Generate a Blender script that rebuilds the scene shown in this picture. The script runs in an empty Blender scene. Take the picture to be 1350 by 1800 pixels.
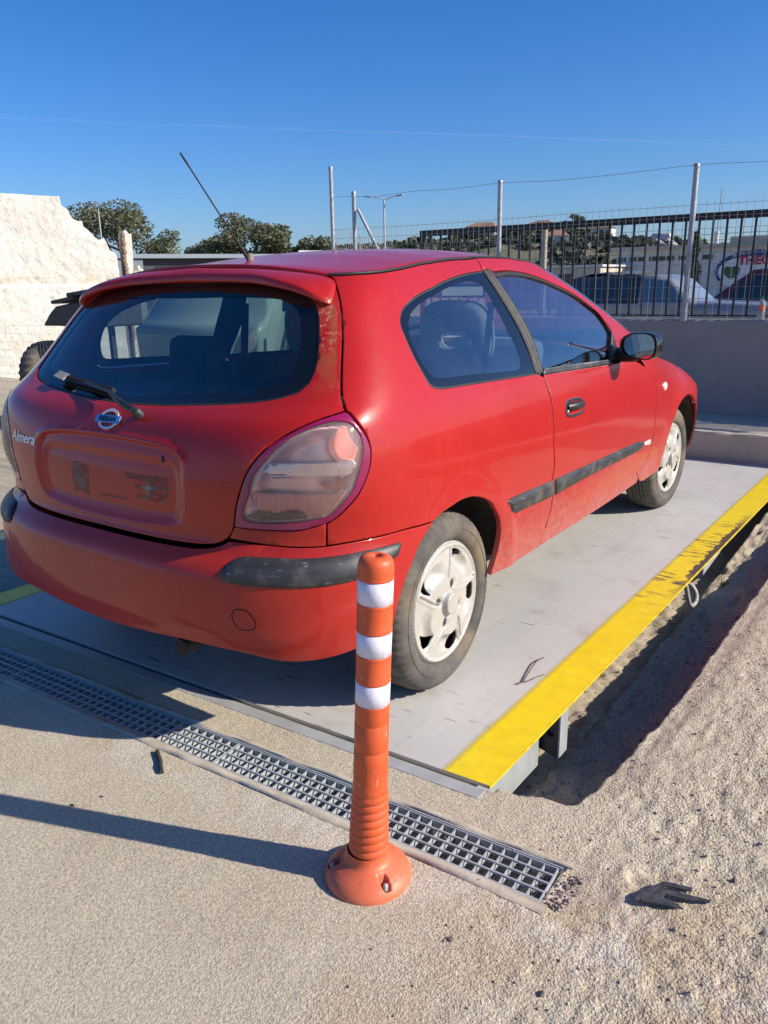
import bpy, bmesh, math, random
import numpy as np
from mathutils import Vector, Matrix, noise as mnoise
from mathutils.geometry import delaunay_2d_cdt

random.seed(7); np.random.seed(7)
scene = bpy.context.scene
COL = scene.collection

# ---------------------------------------------------------------- camera
cam_d = bpy.data.cameras.new("camera"); cam = bpy.data.objects.new("camera", cam_d); COL.objects.link(cam)
YAW, PITCH, ROLL = -0.6139, 0.2832, -0.0191
_f = Vector((math.sin(YAW)*math.cos(PITCH), math.cos(YAW)*math.cos(PITCH), -math.sin(PITCH)))
_r = Vector((math.cos(YAW), -math.sin(YAW), 0)); _u = _r.cross(_f)
_r2 = _r*math.cos(ROLL) + _u*math.sin(ROLL); _u2 = -_r*math.sin(ROLL) + _u*math.cos(ROLL)
cam.matrix_world = Matrix(((_r2.x, _u2.x, -_f.x, 1.9875), (_r2.y, _u2.y, -_f.y, -2.0443), (_r2.z, _u2.z, -_f.z, 1.293), (0, 0, 0, 1)))
cam_d.sensor_fit = 'HORIZONTAL'; cam_d.sensor_width = 36.0; cam_d.lens = 1378.8/1350*36
cam_d.clip_start = 0.05; cam_d.clip_end = 6000
scene.camera = cam

# ---------------------------------------------------------------- sky and sun
SUN_EL, SUN_AZ = math.radians(30.5), math.atan2(.942, .336)      # azimuth clockwise from +Y
world = bpy.data.worlds.new("World"); scene.world = world; world.use_nodes = True
wt = world.node_tree; wt.nodes.clear()
w_out = wt.nodes.new("ShaderNodeOutputWorld"); w_bg = wt.nodes.new("ShaderNodeBackground")
sky = wt.nodes.new("ShaderNodeTexSky"); sky.sky_type = 'NISHITA'; sky.sun_disc = False
sky.sun_elevation = SUN_EL; sky.sun_rotation = SUN_AZ
sky.air_density = 1.0; sky.dust_density = 1.0; sky.ozone_density = 3.0; sky.altitude = 100
w_bg.inputs['Strength'].default_value = 0.082
# a thin contrail: a faint white line along a great circle, broken up by noise
tcw = wt.nodes.new("ShaderNodeTexCoord")
def wmath(op, a, b=None):
    n = wt.nodes.new("ShaderNodeMath"); n.operation = op
    for i, v in enumerate((a, b)):
        if v is None: continue
        if isinstance(v, (int, float)): n.inputs[i].default_value = v
        else: wt.links.new(v, n.inputs[i])
    return n.outputs[0]
def _pix(x, y): return (_f + _r2*((x-675)/1378.8) - _u2*((y-900)/1378.8)).normalized()
_pa, _pb = _pix(60, 210), _pix(1290, 254)
_cn = _pa.cross(_pb).normalized()
dotn = wt.nodes.new("ShaderNodeVectorMath"); dotn.operation = 'DOT_PRODUCT'; dotn.inputs[1].default_value = _cn
wt.links.new(tcw.outputs['Generated'], dotn.inputs[0])
wn = wt.nodes.new("ShaderNodeTexNoise"); wn.inputs['Scale'].default_value = 9; wn.inputs['Detail'].default_value = 5
wt.links.new(tcw.outputs['Generated'], wn.inputs['Vector'])
wob = wmath('MULTIPLY', wmath('SUBTRACT', wn.outputs[0], .5), .006)
dist = wmath('ABSOLUTE', wmath('ADD', dotn.outputs['Value'], wob))
line = wmath('MAXIMUM', wmath('SUBTRACT', 1.0, wmath('DIVIDE', dist, .0017)), 0.0)
dotm = wt.nodes.new("ShaderNodeVectorMath"); dotm.operation = 'DOT_PRODUCT'; dotm.inputs[1].default_value = _pix(640, 225)
wt.links.new(tcw.outputs['Generated'], dotm.inputs[0])
seg = wmath('MINIMUM', wmath('MAXIMUM', wmath('MULTIPLY', wmath('SUBTRACT', dotm.outputs['Value'], .86), 12), 0.0), 1.0)
amt = wmath('MULTIPLY', wmath('MULTIPLY', line, seg), wmath('MULTIPLY', wn.outputs[0], .075))
# cooler, deeper blue than the raw model
hs = wt.nodes.new("ShaderNodeHueSaturation"); hs.inputs['Saturation'].default_value = 1.20
tint = wt.nodes.new("ShaderNodeMixRGB"); tint.blend_type = 'MULTIPLY'; tint.inputs[0].default_value = 1; tint.inputs[2].default_value = (.86, 1.0, 1.32, 1)
wt.links.new(sky.outputs[0], tint.inputs[1]); wt.links.new(tint.outputs[0], hs.inputs['Color'])
mixw = wt.nodes.new("ShaderNodeMixRGB"); mixw.inputs[2].default_value = (9, 10, 11.5, 1)
wt.links.new(amt, mixw.inputs[0]); wt.links.new(hs.outputs[0], mixw.inputs[1]); wt.links.new(mixw.outputs[0], w_bg.inputs['Color'])
wt.links.new(w_bg.outputs[0], w_out.inputs[0])

sun_d = bpy.data.lights.new("sun", 'SUN'); sun = bpy.data.objects.new("sun", sun_d); COL.objects.link(sun)
sun_d.energy = 5.0; sun_d.angle = math.radians(0.53); sun_d.color = (1.0, .905, .77)
_sd = Vector((math.sin(SUN_AZ)*math.cos(SUN_EL), math.cos(SUN_AZ)*math.cos(SUN_EL), math.sin(SUN_EL)))
sun.rotation_euler = _sd.to_track_quat('Z', 'Y').to_euler()
vs = scene.view_settings; vs.view_transform = 'Standard'; vs.look = 'None'; vs.exposure = 0.5; vs.gamma = 1.0; vs.use_curve_mapping = False
scene.cycles.max_bounces = 8; scene.cycles.transparent_max_bounces = 16
# ---------------------------------------------------------------- car body surface
def pchip(xs, ys):
    xs = np.array(xs, float); ys = np.array(ys, float)
    h = np.diff(xs); d = np.diff(ys) / h
    m = np.zeros(len(xs))
    for i in range(1, len(xs) - 1):
        if d[i-1] * d[i] > 0:
            w1 = 2*h[i] + h[i-1]; w2 = h[i] + 2*h[i-1]
            m[i] = (w1 + w2) / (w1/d[i-1] + w2/d[i])
    m[0] = d[0]; m[-1] = d[-1]
    def f(x):
        x = np.clip(np.asarray(x, float), xs[0], xs[-1])
        i = np.clip(np.searchsorted(xs, x) - 1, 0, len(xs) - 2)
        t = (x - xs[i]) / h[i]
        return (ys[i]*(1+2*t)*(1-t)**2 + h[i]*m[i]*t*(1-t)**2 + ys[i+1]*t*t*(3-2*t) + h[i]*m[i+1]*t*t*(t-1))
    return f

def smoothed(f, a, b, s, n=260):
    xs = np.linspace(a, b, n); ys = f(xs)
    k = int(3*s/((b-a)/n)) + 1
    w = np.exp(-0.5*(np.arange(-k, k+1)*((b-a)/n)/s)**2); w /= w.sum()
    lo = 2*ys[0] - ys[1:k+1][::-1]; hi = 2*ys[-1] - ys[-k-1:-1][::-1]
    yy = np.convolve(np.concatenate([lo, ys, hi]), w, mode='valid')
    return lambda x: np.interp(x, xs, yy)

half_w = pchip([.10, .20, .32, .45, .58, .70, .82, .92, .99, 1.08, 1.18, 1.28, 1.35, 1.40, 1.44],
               [.770, .800, .828, .846, .853, .853, .844, .826, .806, .762, .705, .643, .592, .540, .480])
rear_y = pchip([.10, .20, .26, .34, .45, .53, .575, .605, .64, .73, .78, .83, .87, .92, .955, .985, 1.04, 1.117, 1.179, 1.223, 1.30, 1.36, 1.44],
               [-.60, -.685, -.718, -.738, -.748, -.745, -.728, -.690, -.677, -.679, -.675, -.662, -.650, -.625, -.595, -.540, -.470, -.405, -.360, -.328, -.262, -.175, -.05])
front_y = pchip([.10, .25, .45, .60, .70, .80, .90, .95, .99, 1.05, 1.10, 1.20, 1.30, 1.38, 1.44],
                [3.30, 3.40, 3.43, 3.42, 3.37, 3.26, 2.85, 2.45, 2.22, 2.09, 1.99, 1.77, 1.54, 1.32, 1.02])
half_w = smoothed(half_w, .10, 1.44, .02); rear_y = smoothed(rear_y, .10, 1.44, .012); front_y = smoothed(front_y, .10, 1.44, .03)
RA, SL, FA = 1.15, 2.70, 1.10      # rear arc, side, front arc in u
_ex = smoothed(lambda z: np.interp(z, [.1, .5, .62, .70, .83, .93, 1.02, 1.25, 1.44], [3.0, 3.0, 2.9, 2.95, 3.4, 4.1, 5.6, 6., 4.5]), .10, 1.44, .045)
def ex_r(z): return _ex(z)
def rear_L(z): return np.interp(z, [.1, .95, 1.4], [.50, .50, .42])
def front_L(z): return np.interp(z, [.1, .8, .95, 1.4], [.75, .70, .45, .40])
def P(u, z):
    u = np.asarray(u, float); z = np.asarray(z, float)
    u, z = np.broadcast_arrays(u, z)
    sg = np.where(u < 0, -1., 1.); a = np.abs(u)
    w = half_w(z); yr = rear_y(z); yf = front_y(z); Lr = rear_L(z); Lf = front_L(z)
    y0 = yr + Lr; y1 = yf - Lf
    ph = np.clip(a/RA, 0, 1)*np.pi/2; ex = ex_r(z)
    r = (np.abs(np.sin(ph))**ex + np.abs(np.cos(ph))**ex)**(-1/ex)
    x = w*r*np.sin(ph); y = yr + Lr*(1 - r*np.cos(ph))
    t = np.clip((a-RA)/SL, 0, 1)
    side = a > RA
    y = np.where(side, y0 + (y1-y0)*t, y); x = np.where(side, w, x)
    ph = np.clip((a-RA-SL)/FA, 0, 1)*np.pi/2
    r = (np.abs(np.sin(ph))**2.4 + np.abs(np.cos(ph))**2.4)**(-1/2.4)
    fr = a > RA+SL
    x = np.where(fr, w*r*np.cos(ph), x); y = np.where(fr, y1 + Lf*r*np.sin(ph), y)
    # plan taper towards both ends
    x = x*(1 - .030*np.clip((1.1-y)/1.8, 0, 1.3)**2 - .025*np.clip((y-1.3)/2.0, 0, 1.2)**2)
    x = x*(1 - .55*np.clip(z-.66, 0, .3)**1.5*np.clip((y-1.9)/.9, 0, 1.4)**1.5*4)
    # flared lips round the wheel arches
    for yc in (0., 2.535):
        d = np.hypot(y-yc, z-.285)
        g = np.exp(-((d-.37)/.05)**2)*.012*(z > .15)*np.clip(a*2-1, 0, 1)
        x = x + g
    return np.stack([sg*x, y, z], -1)
def N(u, z):
    e = 2e-3
    du = P(np.asarray(u)+e, z) - P(np.asarray(u)-e, z)
    dz = P(u, np.asarray(z)+e) - P(u, np.asarray(z)-e)
    n = np.cross(du, dz)
    return n/np.maximum(np.linalg.norm(n, axis=-1, keepdims=True), 1e-9)
# panel outlines of the car as (u, z) on the body surface
OUT = {'almera': [(-0.462, 0.815), (-0.288, 0.826), (-0.452, 0.839), (-0.29, 0.844)],
 'amber': [(0.65, 0.894), (0.65, 0.928), (0.664, 0.947), (0.699, 0.939), (0.733, 0.909), (0.745, 0.873), (0.734, 0.846), (0.704, 0.844), (0.677, 0.86)],
 'arch': [(1.232, 0.647), (1.288, 0.654), (1.354, 0.65), (1.425, 0.628), (1.516, 0.586), (1.584, 0.534), (1.612, 0.48), (1.619, 0.421), (1.603, 0.355), (1.59, 0.315)],
 'badge': [(3.036, 0.518), (3.134, 0.512), (3.143, 0.492), (3.044, 0.5)],
 'belt': [(2.124, 0.966), (2.503, 0.955), (2.936, 0.941), (3.128, 0.939)],
 'bump_bot': [(0.827, 0.335), (0.755, 0.326), (0.699, 0.321), (0.632, 0.317), (0.571, 0.322), (0.494, 0.336), (0.424, 0.34), (0.328, 0.342), (0.194, 0.332),
              (0.054, 0.321), (-0.039, 0.316), (-0.145, 0.319)],
 'chrome': [(0.497, 0.835), (0.505, 0.85), (0.522, 0.855), (0.603, 0.854), (0.694, 0.852), (0.741, 0.849), (0.743, 0.83), (0.731, 0.818), (0.636, 0.819), (0.552, 0.821),
            (0.512, 0.822)],
 'ditch': [(0.545, 1.319), (0.622, 1.321), (0.724, 1.325), (0.862, 1.335), (1.082, 1.353), (1.562, 1.366), (2.112, 1.372), (2.423, 1.377)],
 'door_bot': [(1.983, 0.375), (2.167, 0.362), (2.574, 0.355), (2.938, 0.359), (3.018, 0.361)],
 'door_front': [(3.25, 0.886), (3.235, 0.839), (3.241, 0.785), (3.2, 0.709), (3.169, 0.629), (3.173, 0.545), (3.165, 0.45), (3.108, 0.399), (3.018, 0.361)],
 'door_rear': [(2.116, 0.957), (2.069, 0.919), (2.014, 0.855), (1.996, 0.792), (1.966, 0.701), (1.978, 0.591), (2.013, 0.498), (2.005, 0.439), (1.983, 0.375)],
 'dwin': [(2.515, 1.329), (2.92, 1.333), (3.404, 1.318), (3.674, 1.282), (3.831, 1.231), (3.82, 1.165), (3.744, 1.127)],
 'dwin_bot': [(2.176, 0.984), (2.575, 0.974), (3.032, 0.959)],
 'frontarch': [(3.449, 0.637), (3.588, 0.671), (3.701, 0.659), (3.83, 0.59), (3.926, 0.478), (4.06, 0.334)],
 'glass_r': [(0.51, 1.244), (0.522, 1.223), (0.527, 1.179), (0.528, 1.117), (0.526, 1.071), (0.52, 1.044), (0.506, 1.024), (0.481, 1.011), (0.418, 0.993), (0.19, 0.971),
             (0.047, 0.966), (-0.133, 0.974), (-0.337, 0.99), (-0.437, 1.001), (-0.467, 1.014), (-0.523, 1.118), (-0.552, 1.213)],
 'handle': [(2.137, 0.857), (2.29, 0.852), (2.307, 0.839), (2.288, 0.789), (2.136, 0.786), (2.119, 0.807)],
 'hatch_bot': [(0.412, 0.643), (0.399, 0.631), (0.381, 0.622), (0.337, 0.614), (0.252, 0.613), (0.118, 0.614), (-0.036, 0.612), (-0.211, 0.611), (-0.297, 0.617),
               (-0.366, 0.626)],
 'lamp_in': [(0.648, 0.977), (0.604, 0.964), (0.572, 0.949), (0.539, 0.927), (0.506, 0.898), (0.481, 0.863), (0.464, 0.829), (0.451, 0.783), (0.438, 0.73),
             (0.428, 0.674)],
 'lamp_out': [(0.648, 0.977), (0.665, 0.971), (0.721, 0.941), (0.762, 0.911), (0.788, 0.876), (0.793, 0.837), (0.783, 0.8), (0.76, 0.762), (0.724, 0.73), (0.691, 0.705),
              (0.663, 0.69), (0.597, 0.676), (0.535, 0.674), (0.483, 0.674), (0.429, 0.676)],
 'lens': [(0.664, 0.952), (0.695, 0.943), (0.741, 0.908), (0.757, 0.875), (0.753, 0.822), (0.74, 0.779), (0.712, 0.747), (0.669, 0.712), (0.628, 0.704), (0.574, 0.697),
          (0.489, 0.694), (0.457, 0.699), (0.454, 0.721), (0.47, 0.765), (0.478, 0.819), (0.504, 0.864), (0.536, 0.907), (0.579, 0.938), (0.624, 0.953)],
 'logo': [(-0.001, 0.922), (-0.049, 0.915), (0.048, 0.927), (-0.026, 0.949), (0.013, 0.895)],
 'pillar': [(2.263, 1.331), (2.47, 1.339), (2.059, 0.973), (2.144, 0.969)],
 'plate': [(0.288, 0.836), (0.276, 0.854), (0.234, 0.868), (0.04, 0.875), (-0.083, 0.876), (-0.209, 0.87), (-0.26, 0.858), (-0.274, 0.83), (-0.238, 0.74),
           (-0.214, 0.669), (-0.137, 0.646), (0.038, 0.649), (0.21, 0.658), (0.268, 0.673), (0.281, 0.698), (0.292, 0.781)],
 'q_seam': [(0.663, 0.628), (0.743, 0.632), (0.849, 0.633), (0.952, 0.633), (1.054, 0.629), (1.151, 0.627)],
 'qinner': [(0.902, 1.183), (0.896, 1.152), (0.934, 1.099), (0.999, 1.055), (1.062, 1.03), (1.119, 1.024), (1.403, 1.017), (1.735, 1.006), (1.895, 1.004), (1.948, 1.015),
            (1.972, 1.049), (1.986, 1.13), (2.029, 1.226), (2.04, 1.278), (1.948, 1.293), (1.77, 1.295), (1.426, 1.278), (1.114, 1.248), (0.98, 1.223), (0.925, 1.203)],
 'qwin': [(2.263, 1.331), (1.754, 1.317), (1.357, 1.296), (1.073, 1.268), (0.926, 1.24), (0.861, 1.215), (0.839, 1.184), (0.857, 1.148), (0.911, 1.085), (0.98, 1.036),
          (1.041, 1.008), (1.115, 0.996), (1.319, 0.99), (1.68, 0.982), (2.059, 0.973)],
 'redrefl': [(0.638, 0.805), (0.685, 0.802), (0.721, 0.814), (0.719, 0.789), (0.696, 0.777), (0.663, 0.783)],
 'residue': [(-0.128, 0.783), (-0.142, 0.686), (-0.037, 0.699), (-0.028, 0.787), (0.09, 0.785), (0.234, 0.784), (0.225, 0.706), (0.116, 0.706)],
 'sail': [(3.754, 1.113), (3.528, 1.04), (3.152, 0.947)],
 'seam': [(0.555, 1.313), (0.571, 1.294), (0.586, 1.252), (0.592, 1.203), (0.593, 1.155), (0.593, 1.093), (0.598, 1.048), (0.614, 1.008), (0.647, 0.978)],
 'side_strip': [(1.628, 0.583), (1.989, 0.569), (2.012, 0.501), (1.717, 0.513), (1.666, 0.545)],
 'side_strip2': [(2.004, 0.568), (2.301, 0.56), (2.903, 0.543), (3.011, 0.517), (3.004, 0.496), (2.942, 0.488), (2.321, 0.501), (2.027, 0.499)],
 'sill': [(1.691, 0.326), (2.017, 0.317), (2.31, 0.303), (2.606, 0.306), (2.904, 0.292)],
 'strip_r': [(0.423, 0.555), (0.425, 0.571), (0.434, 0.588), (0.45, 0.6), (0.518, 0.604), (0.605, 0.603), (0.694, 0.604), (0.785, 0.607), (0.859, 0.607), (0.955, 0.605),
             (0.969, 0.6), (0.992, 0.57), (0.909, 0.543), (0.827, 0.535), (0.727, 0.531), (0.635, 0.53), (0.547, 0.533), (0.477, 0.534), (0.434, 0.539)],
 'tow': [(0.459, 0.464), (0.494, 0.468), (0.519, 0.432), (0.511, 0.41), (0.479, 0.407), (0.462, 0.434)],
 'trim_bot': [(0.663, 0.628), (0.593, 0.627), (0.51, 0.631), (0.412, 0.637)],
 'wiper': [(0.112, 0.945), (0.106, 0.93), (0.019, 0.957), (-0.05, 0.974), (-0.283, 1.003), (-0.348, 1.004), (-0.053, 0.975)]}
# ---------------------------------------------------------------- materials
class NT:
    """small helper round a material's node tree"""
    def __init__(self, name):
        self.m = bpy.data.materials.new(name); self.m.use_nodes = True
        self.t = self.m.node_tree; self.t.nodes.clear()
        self.out = self.t.nodes.new("ShaderNodeOutputMaterial")
    def n(self, kind, **kw):
        nd = self.t.nodes.new("ShaderNode" + kind)
        for k, v in kw.items():
            if hasattr(nd, k): setattr(nd, k, v)
            else: nd.inputs[k.replace('_', ' ')].default_value = v
        return nd
    def l(self, a, b): self.t.links.new(a, b)
    def put(self, inp, v):
        if isinstance(v, (int, float)): inp.default_value = v
        elif isinstance(v, (tuple, list)): inp.default_value = tuple(v) + ((1,) if len(v) == 3 and inp.type == 'RGBA' else ())
        else: self.l(v, inp)
    def math(self, op, a, b=None, c=None, clamp=False):
        nd = self.n("Math", operation=op, use_clamp=clamp)
        for i, v in enumerate((a, b, c)):
            if v is not None: self.put(nd.inputs[i], v)
        return nd.outputs[0]
    def mix(self, f, a, b, mode='MIX'):
        nd = self.n("MixRGB", blend_type=mode)
        self.put(nd.inputs[0], f); self.put(nd.inputs[1], a); self.put(nd.inputs[2], b)
        return nd.outputs[0]
    def coord(self, what='Object'):
        if not hasattr(self, '_tc'): self._tc = self.n("TexCoord")
        return self._tc.outputs[what]
    def mapped(self, scale=(1, 1, 1), rot=(0, 0, 0), what='Object'):
        mp = self.n("Mapping"); mp.inputs['Scale'].default_value = scale; mp.inputs['Rotation'].default_value = rot
        self.l(self.coord(what), mp.inputs['Vector']); return mp.outputs[0]
    def noise(self, scale, detail=4, rough=.55, vec=None, out=0):
        nd = self.n("TexNoise"); nd.inputs['Scale'].default_value = scale; nd.inputs['Detail'].default_value = detail; nd.inputs['Roughness'].default_value = rough
        self.l(vec if vec is not None else self.coord(), nd.inputs['Vector']); return nd.outputs[out]
    def voro(self, scale, feature='F1', vec=None, out='Distance', rand=1.0):
        nd = self.n("TexVoronoi", feature=feature); nd.inputs['Scale'].default_value = scale; nd.inputs['Randomness'].default_value = rand
        self.l(vec if vec is not None else self.coord(), nd.inputs['Vector']); return nd.outputs[out]
    def ramp(self, f, a, b, clamp=True):
        nd = self.n("MapRange", clamp=clamp); nd.inputs['From Min'].default_value = a; nd.inputs['From Max'].default_value = b
        self.put(nd.inputs['Value'], f); return nd.outputs[0]
    def bump(self, h, strength=.3, dist=.01, normal=None):
        nd = self.n("Bump"); self.put(nd.inputs['Strength'], strength); nd.inputs['Distance'].default_value = dist
        self.l(h, nd.inputs['Height'])
        if normal is not None: self.l(normal, nd.inputs['Normal'])
        return nd.outputs[0]
    def bsdf(self, color=(.5, .5, .5), rough=.5, metal=0., normal=None, **kw):
        b = self.n("BsdfPrincipled")
        self.put(b.inputs['Base Color'], color); self.put(b.inputs['Roughness'], rough); self.put(b.inputs['Metallic'], metal)
        for k, v in kw.items(): self.put(b.inputs[k.replace('_', ' ')], v)
        if normal is not None: self.l(normal, b.inputs['Normal'])
        return b.outputs[0]
    def xyz(self, what='Object'):
        s = self.n("SeparateXYZ"); self.l(self.coord(what), s.inputs[0]); return s.outputs
    def done(self, shader):
        self.l(shader, self.out.inputs['Surface']); return self.m

def simple(name, color, rough=.5, metal=0., var=.25, scale=30, bump=.0, bscale=150, **kw):
    t = NT(name)
    f = t.noise(scale, 5, .6)
    c = t.mix(t.ramp(f, .3, .7), tuple(x*(1-var) for x in color), tuple(min(1, x*(1+var)) for x in color))
    nrm = t.bump(t.noise(bscale, 3), bump, .004) if bump else None
    r = t.math('ADD', rough-.07, t.math('MULTIPLY', t.noise(scale*2.3, 3), .14))
    return t.done(t.bsdf(c, r, metal, nrm, **kw))

# ---------------------------------------------------------------- objects and meshes
def tag(o, label=None, cat=None, group=None, kind=None):
    if label: o['label'] = label
    if cat: o['category'] = cat
    if group: o['group'] = group
    if kind: o['kind'] = kind
    return o
def empty(name, loc=(0, 0, 0), rz=0., label=None, cat=None, group=None, parent=None):
    o = bpy.data.objects.new(name, None); COL.objects.link(o); o.location = loc; o.rotation_euler = (0, 0, rz)
    o.empty_display_size = .1
    if parent: o.parent = parent
    return tag(o, label, cat, group)
def link(name, me, mat=None, parent=None, loc=None, rot=None):
    o = bpy.data.objects.new(name, me); COL.objects.link(o)
    if mat is not None and not me.materials: me.materials.append(mat)
    if parent: o.parent = parent
    if loc is not None: o.location = loc
    if rot is not None: o.rotation_euler = rot
    return o
def mesh_from(name, V, F, smooth=False, normals=None):
    me = bpy.data.meshes.new(name); me.from_pydata([tuple(map(float, v)) for v in V], [], [tuple(int(i) for i in f) for f in F]); me.validate(); me.update()
    if smooth: me.polygons.foreach_set('use_smooth', np.ones(len(me.polygons), bool))
    if normals is not None and len(me.vertices) == len(normals):
        me.normals_split_custom_set_from_vertices([tuple(map(float, n)) for n in normals])
    return me
class MB:
    """collects boxes, tubes, lathes ... into one mesh"""
    def __init__(self): self.V = []; self.F = []; self.S = []
    def add(self, V, F, smooth=False):
        k = len(self.V); self.V += [tuple(v) for v in V]; self.F += [tuple(i+k for i in f) for f in F]; self.S += [smooth]*len(F); return self
    def box(self, c, s, rot=None):
        V = [Vector((sx*s[0]/2, sy*s[1]/2, sz*s[2]/2)) for sx in (-1, 1) for sy in (-1, 1) for sz in (-1, 1)]
        if rot is not None: V = [rot @ v for v in V]
        V = [v + Vector(c) for v in V]
        return self.add(V, [(0, 1, 3, 2), (4, 6, 7, 5), (0, 4, 5, 1), (2, 3, 7, 6), (0, 2, 6, 4), (1, 5, 7, 3)])
    def bar(self, a, b, w, h, up=(0, 0, 1)):
        a, b = Vector(a), Vector(b); d = (b-a); L = d.length; d.normalize()
        s = d.cross(Vector(up)); s = s.normalized() if s.length > 1e-6 else Vector((1, 0, 0)); u = s.cross(d)
        V = [a + d*(t*L) + s*(i*w/2) + u*(j*h/2) for t in (0, 1) for i, j in ((-1, -1), (1, -1), (1, 1), (-1, 1))]
        return self.add(V, [(3, 2, 1, 0), (4, 5, 6, 7), (0, 1, 5, 4), (1, 2, 6, 5), (2, 3, 7, 6), (3, 0, 4, 7)])
    def tube(self, pts, r, n=8, caps=True, closed=False):
        pts = [Vector(p) for p in pts]; rs = r if hasattr(r, '__len__') else [r]*len(pts)
        V, F = [], []; m = len(pts); ref = None
        for i, p in enumerate(pts):
            if closed: t = pts[(i+1) % m] - pts[i-1]
            else: t = pts[min(i+1, m-1)] - pts[max(i-1, 0)]
            t.normalize()
            if ref is None: ref = t.orthogonal().normalized()
            ref = (ref - t*ref.dot(t)).normalized(); b = t.cross(ref)
            V += [p + (ref*math.cos(2*math.pi*k/n) + b*math.sin(2*math.pi*k/n))*rs[i] for k in range(n)]
        for i in range(m if closed else m-1):
            a0 = i*n; b0 = ((i+1) % m)*n
            F += [(a0+k, a0+(k+1) % n, b0+(k+1) % n, b0+k) for k in range(n)]
        self.add(V, F, True)
        if caps and not closed:
            self.add(V[:n][::-1], [tuple(range(n))]); self.add(V[-n:], [tuple(range(n))])
        return self
    def lathe(self, prof, n=32, axis='Z', c=(0, 0, 0), smooth=True, close=False):
        V, F = [], []; c = Vector(c)
        for k in range(n):
            a = 2*math.pi*k/n
            for (r, h) in prof:
                p = (r*math.cos(a), r*math.sin(a), h) if axis == 'Z' else (h, r*math.cos(a), r*math.sin(a)) if axis == 'X' else (r*math.sin(a), h, r*math.cos(a))
                V.append(c + Vector(p))
        m = len(prof)
        for k in range(n):
            for i in range(m if close else m-1):
                a, b = k*m+i, k*m+(i+1) % m; a2, b2 = ((k+1) % n)*m+i, ((k+1) % n)*m+(i+1) % m
                F.append((a, a2, b2, b))
        return self.add(V, F, smooth)
    def prism(self, poly, z0, z1, M=None, smooth=False):
        n = len(poly); V = [Vector((x, y, z)) for z in (z0, z1) for (x, y) in poly]
        if M is not None: V = [M @ v for v in V]
        self.add(V, [tuple(range(n))[::-1], tuple(range(n, 2*n))]); 
        return self.add(V, [(i, (i+1) % n, n+(i+1) % n, n+i) for i in range(n)], smooth)
    def xform(self, M): self.V = [tuple(M @ Vector(v)) for v in self.V]; return self
    def build(self, name, mat=None, parent=None, bevel=0., loc=None, rot=None, merge=0.):
        me = bpy.data.meshes.new(name); me.from_pydata([tuple(v) for v in self.V], [], self.F); me.update()
        if len(me.polygons) == len(self.S): me.polygons.foreach_set('use_smooth', np.array(self.S, bool))
        if merge or bevel:
            bm = bmesh.new(); bm.from_mesh(me); bmesh.ops.remove_doubles(bm, verts=bm.verts, dist=merge or 1e-5)
            bmesh.ops.recalc_face_normals(bm, faces=bm.faces)
            if bevel:
                es = [e for e in bm.edges if len(e.link_faces) == 2 and e.calc_face_angle(0) > .7]
                bmesh.ops.bevel(bm, geom=es, offset=bevel, segments=2, profile=.5, affect='EDGES', clamp_overlap=True)
            bm.to_mesh(me); bm.free()
        return link(name, me, mat, parent, loc, rot)

# ---------------------------------------------------------------- filled 2-D outlines
def catmull(pts, h, closed=False):
    pts = np.array(pts, float); n = len(pts)
    if n < 3 and not closed:
        L = np.linalg.norm(pts[-1]-pts[0]); k = max(1, int(math.ceil(L/h)))
        return [tuple(pts[0] + (pts[-1]-pts[0])*i/k) for i in range(k+1)]
    out = []
    rng = range(n) if closed else range(n-1)
    for i in rng:
        p1, p2 = pts[i], pts[(i+1) % n]
        p0 = pts[i-1] if (closed or i > 0) else 2*p1-p2
        p3 = pts[(i+2) % n] if (closed or i+2 < n) else 2*p2-p1
        # centripetal parametrisation keeps uneven spacing from looping
        d1 = max(np.linalg.norm(p1-p0), 1e-6)**.5; d2 = max(np.linalg.norm(p2-p1), 1e-6)**.5; d3 = max(np.linalg.norm(p3-p2), 1e-6)**.5
        m1 = ((p1-p0)/d1 - (p2-p0)/(d1+d2) + (p2-p1)/d2)*d2; m2 = ((p2-p1)/d2 - (p3-p1)/(d2+d3) + (p3-p2)/d3)*d2
        k = max(1, int(math.ceil(np.linalg.norm(p2-p1)/h)))
        for j in range(k):
            t = j/k
            out.append(tuple((2*t**3-3*t*t+1)*p1 + (t**3-2*t*t+t)*m1 + (-2*t**3+3*t*t)*p2 + (t**3-t*t)*m2))
    if not closed: out.append(tuple(pts[-1]))
    return out
def chain(*segs):
    """join open curves end to end into one closed outline (points that repeat are dropped)"""
    out = []
    for s in segs:
        for p in s:
            if not out or math.dist(p, out[-1]) > 1e-4: out.append(tuple(p))
    if math.dist(out[0], out[-1]) < 1e-4: out.pop()
    return out
def area2(p): p = np.array(p); q = np.roll(p, -1, 0); return .5*np.sum(p[:, 0]*q[:, 1]-p[:, 1]*q[:, 0])
def inside(pts, poly):
    pts = np.asarray(pts, float); poly = np.asarray(poly, float); x, y = pts[:, 0], pts[:, 1]; c = np.zeros(len(pts), bool)
    for (x1, y1), (x2, y2) in zip(poly, np.roll(poly, -1, 0)):
        if y1 == y2: continue
        c ^= ((y1 > y) != (y2 > y)) & (x < (x2-x1)*(y-y1)/(y2-y1)+x1)
    return c
def polydist(pts, poly):
    pts = np.asarray(pts, float); a = np.asarray(poly, float); b = np.roll(a, -1, 0); out = np.full(len(pts), 1e9)
    for p, q in zip(a, b):
        d = q-p; L = d@d
        if L < 1e-14: continue
        t = np.clip(((pts-p)@d)/L, 0, 1); out = np.minimum(out, np.linalg.norm(pts-(p+t[:, None]*d), axis=1))
    return out
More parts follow.
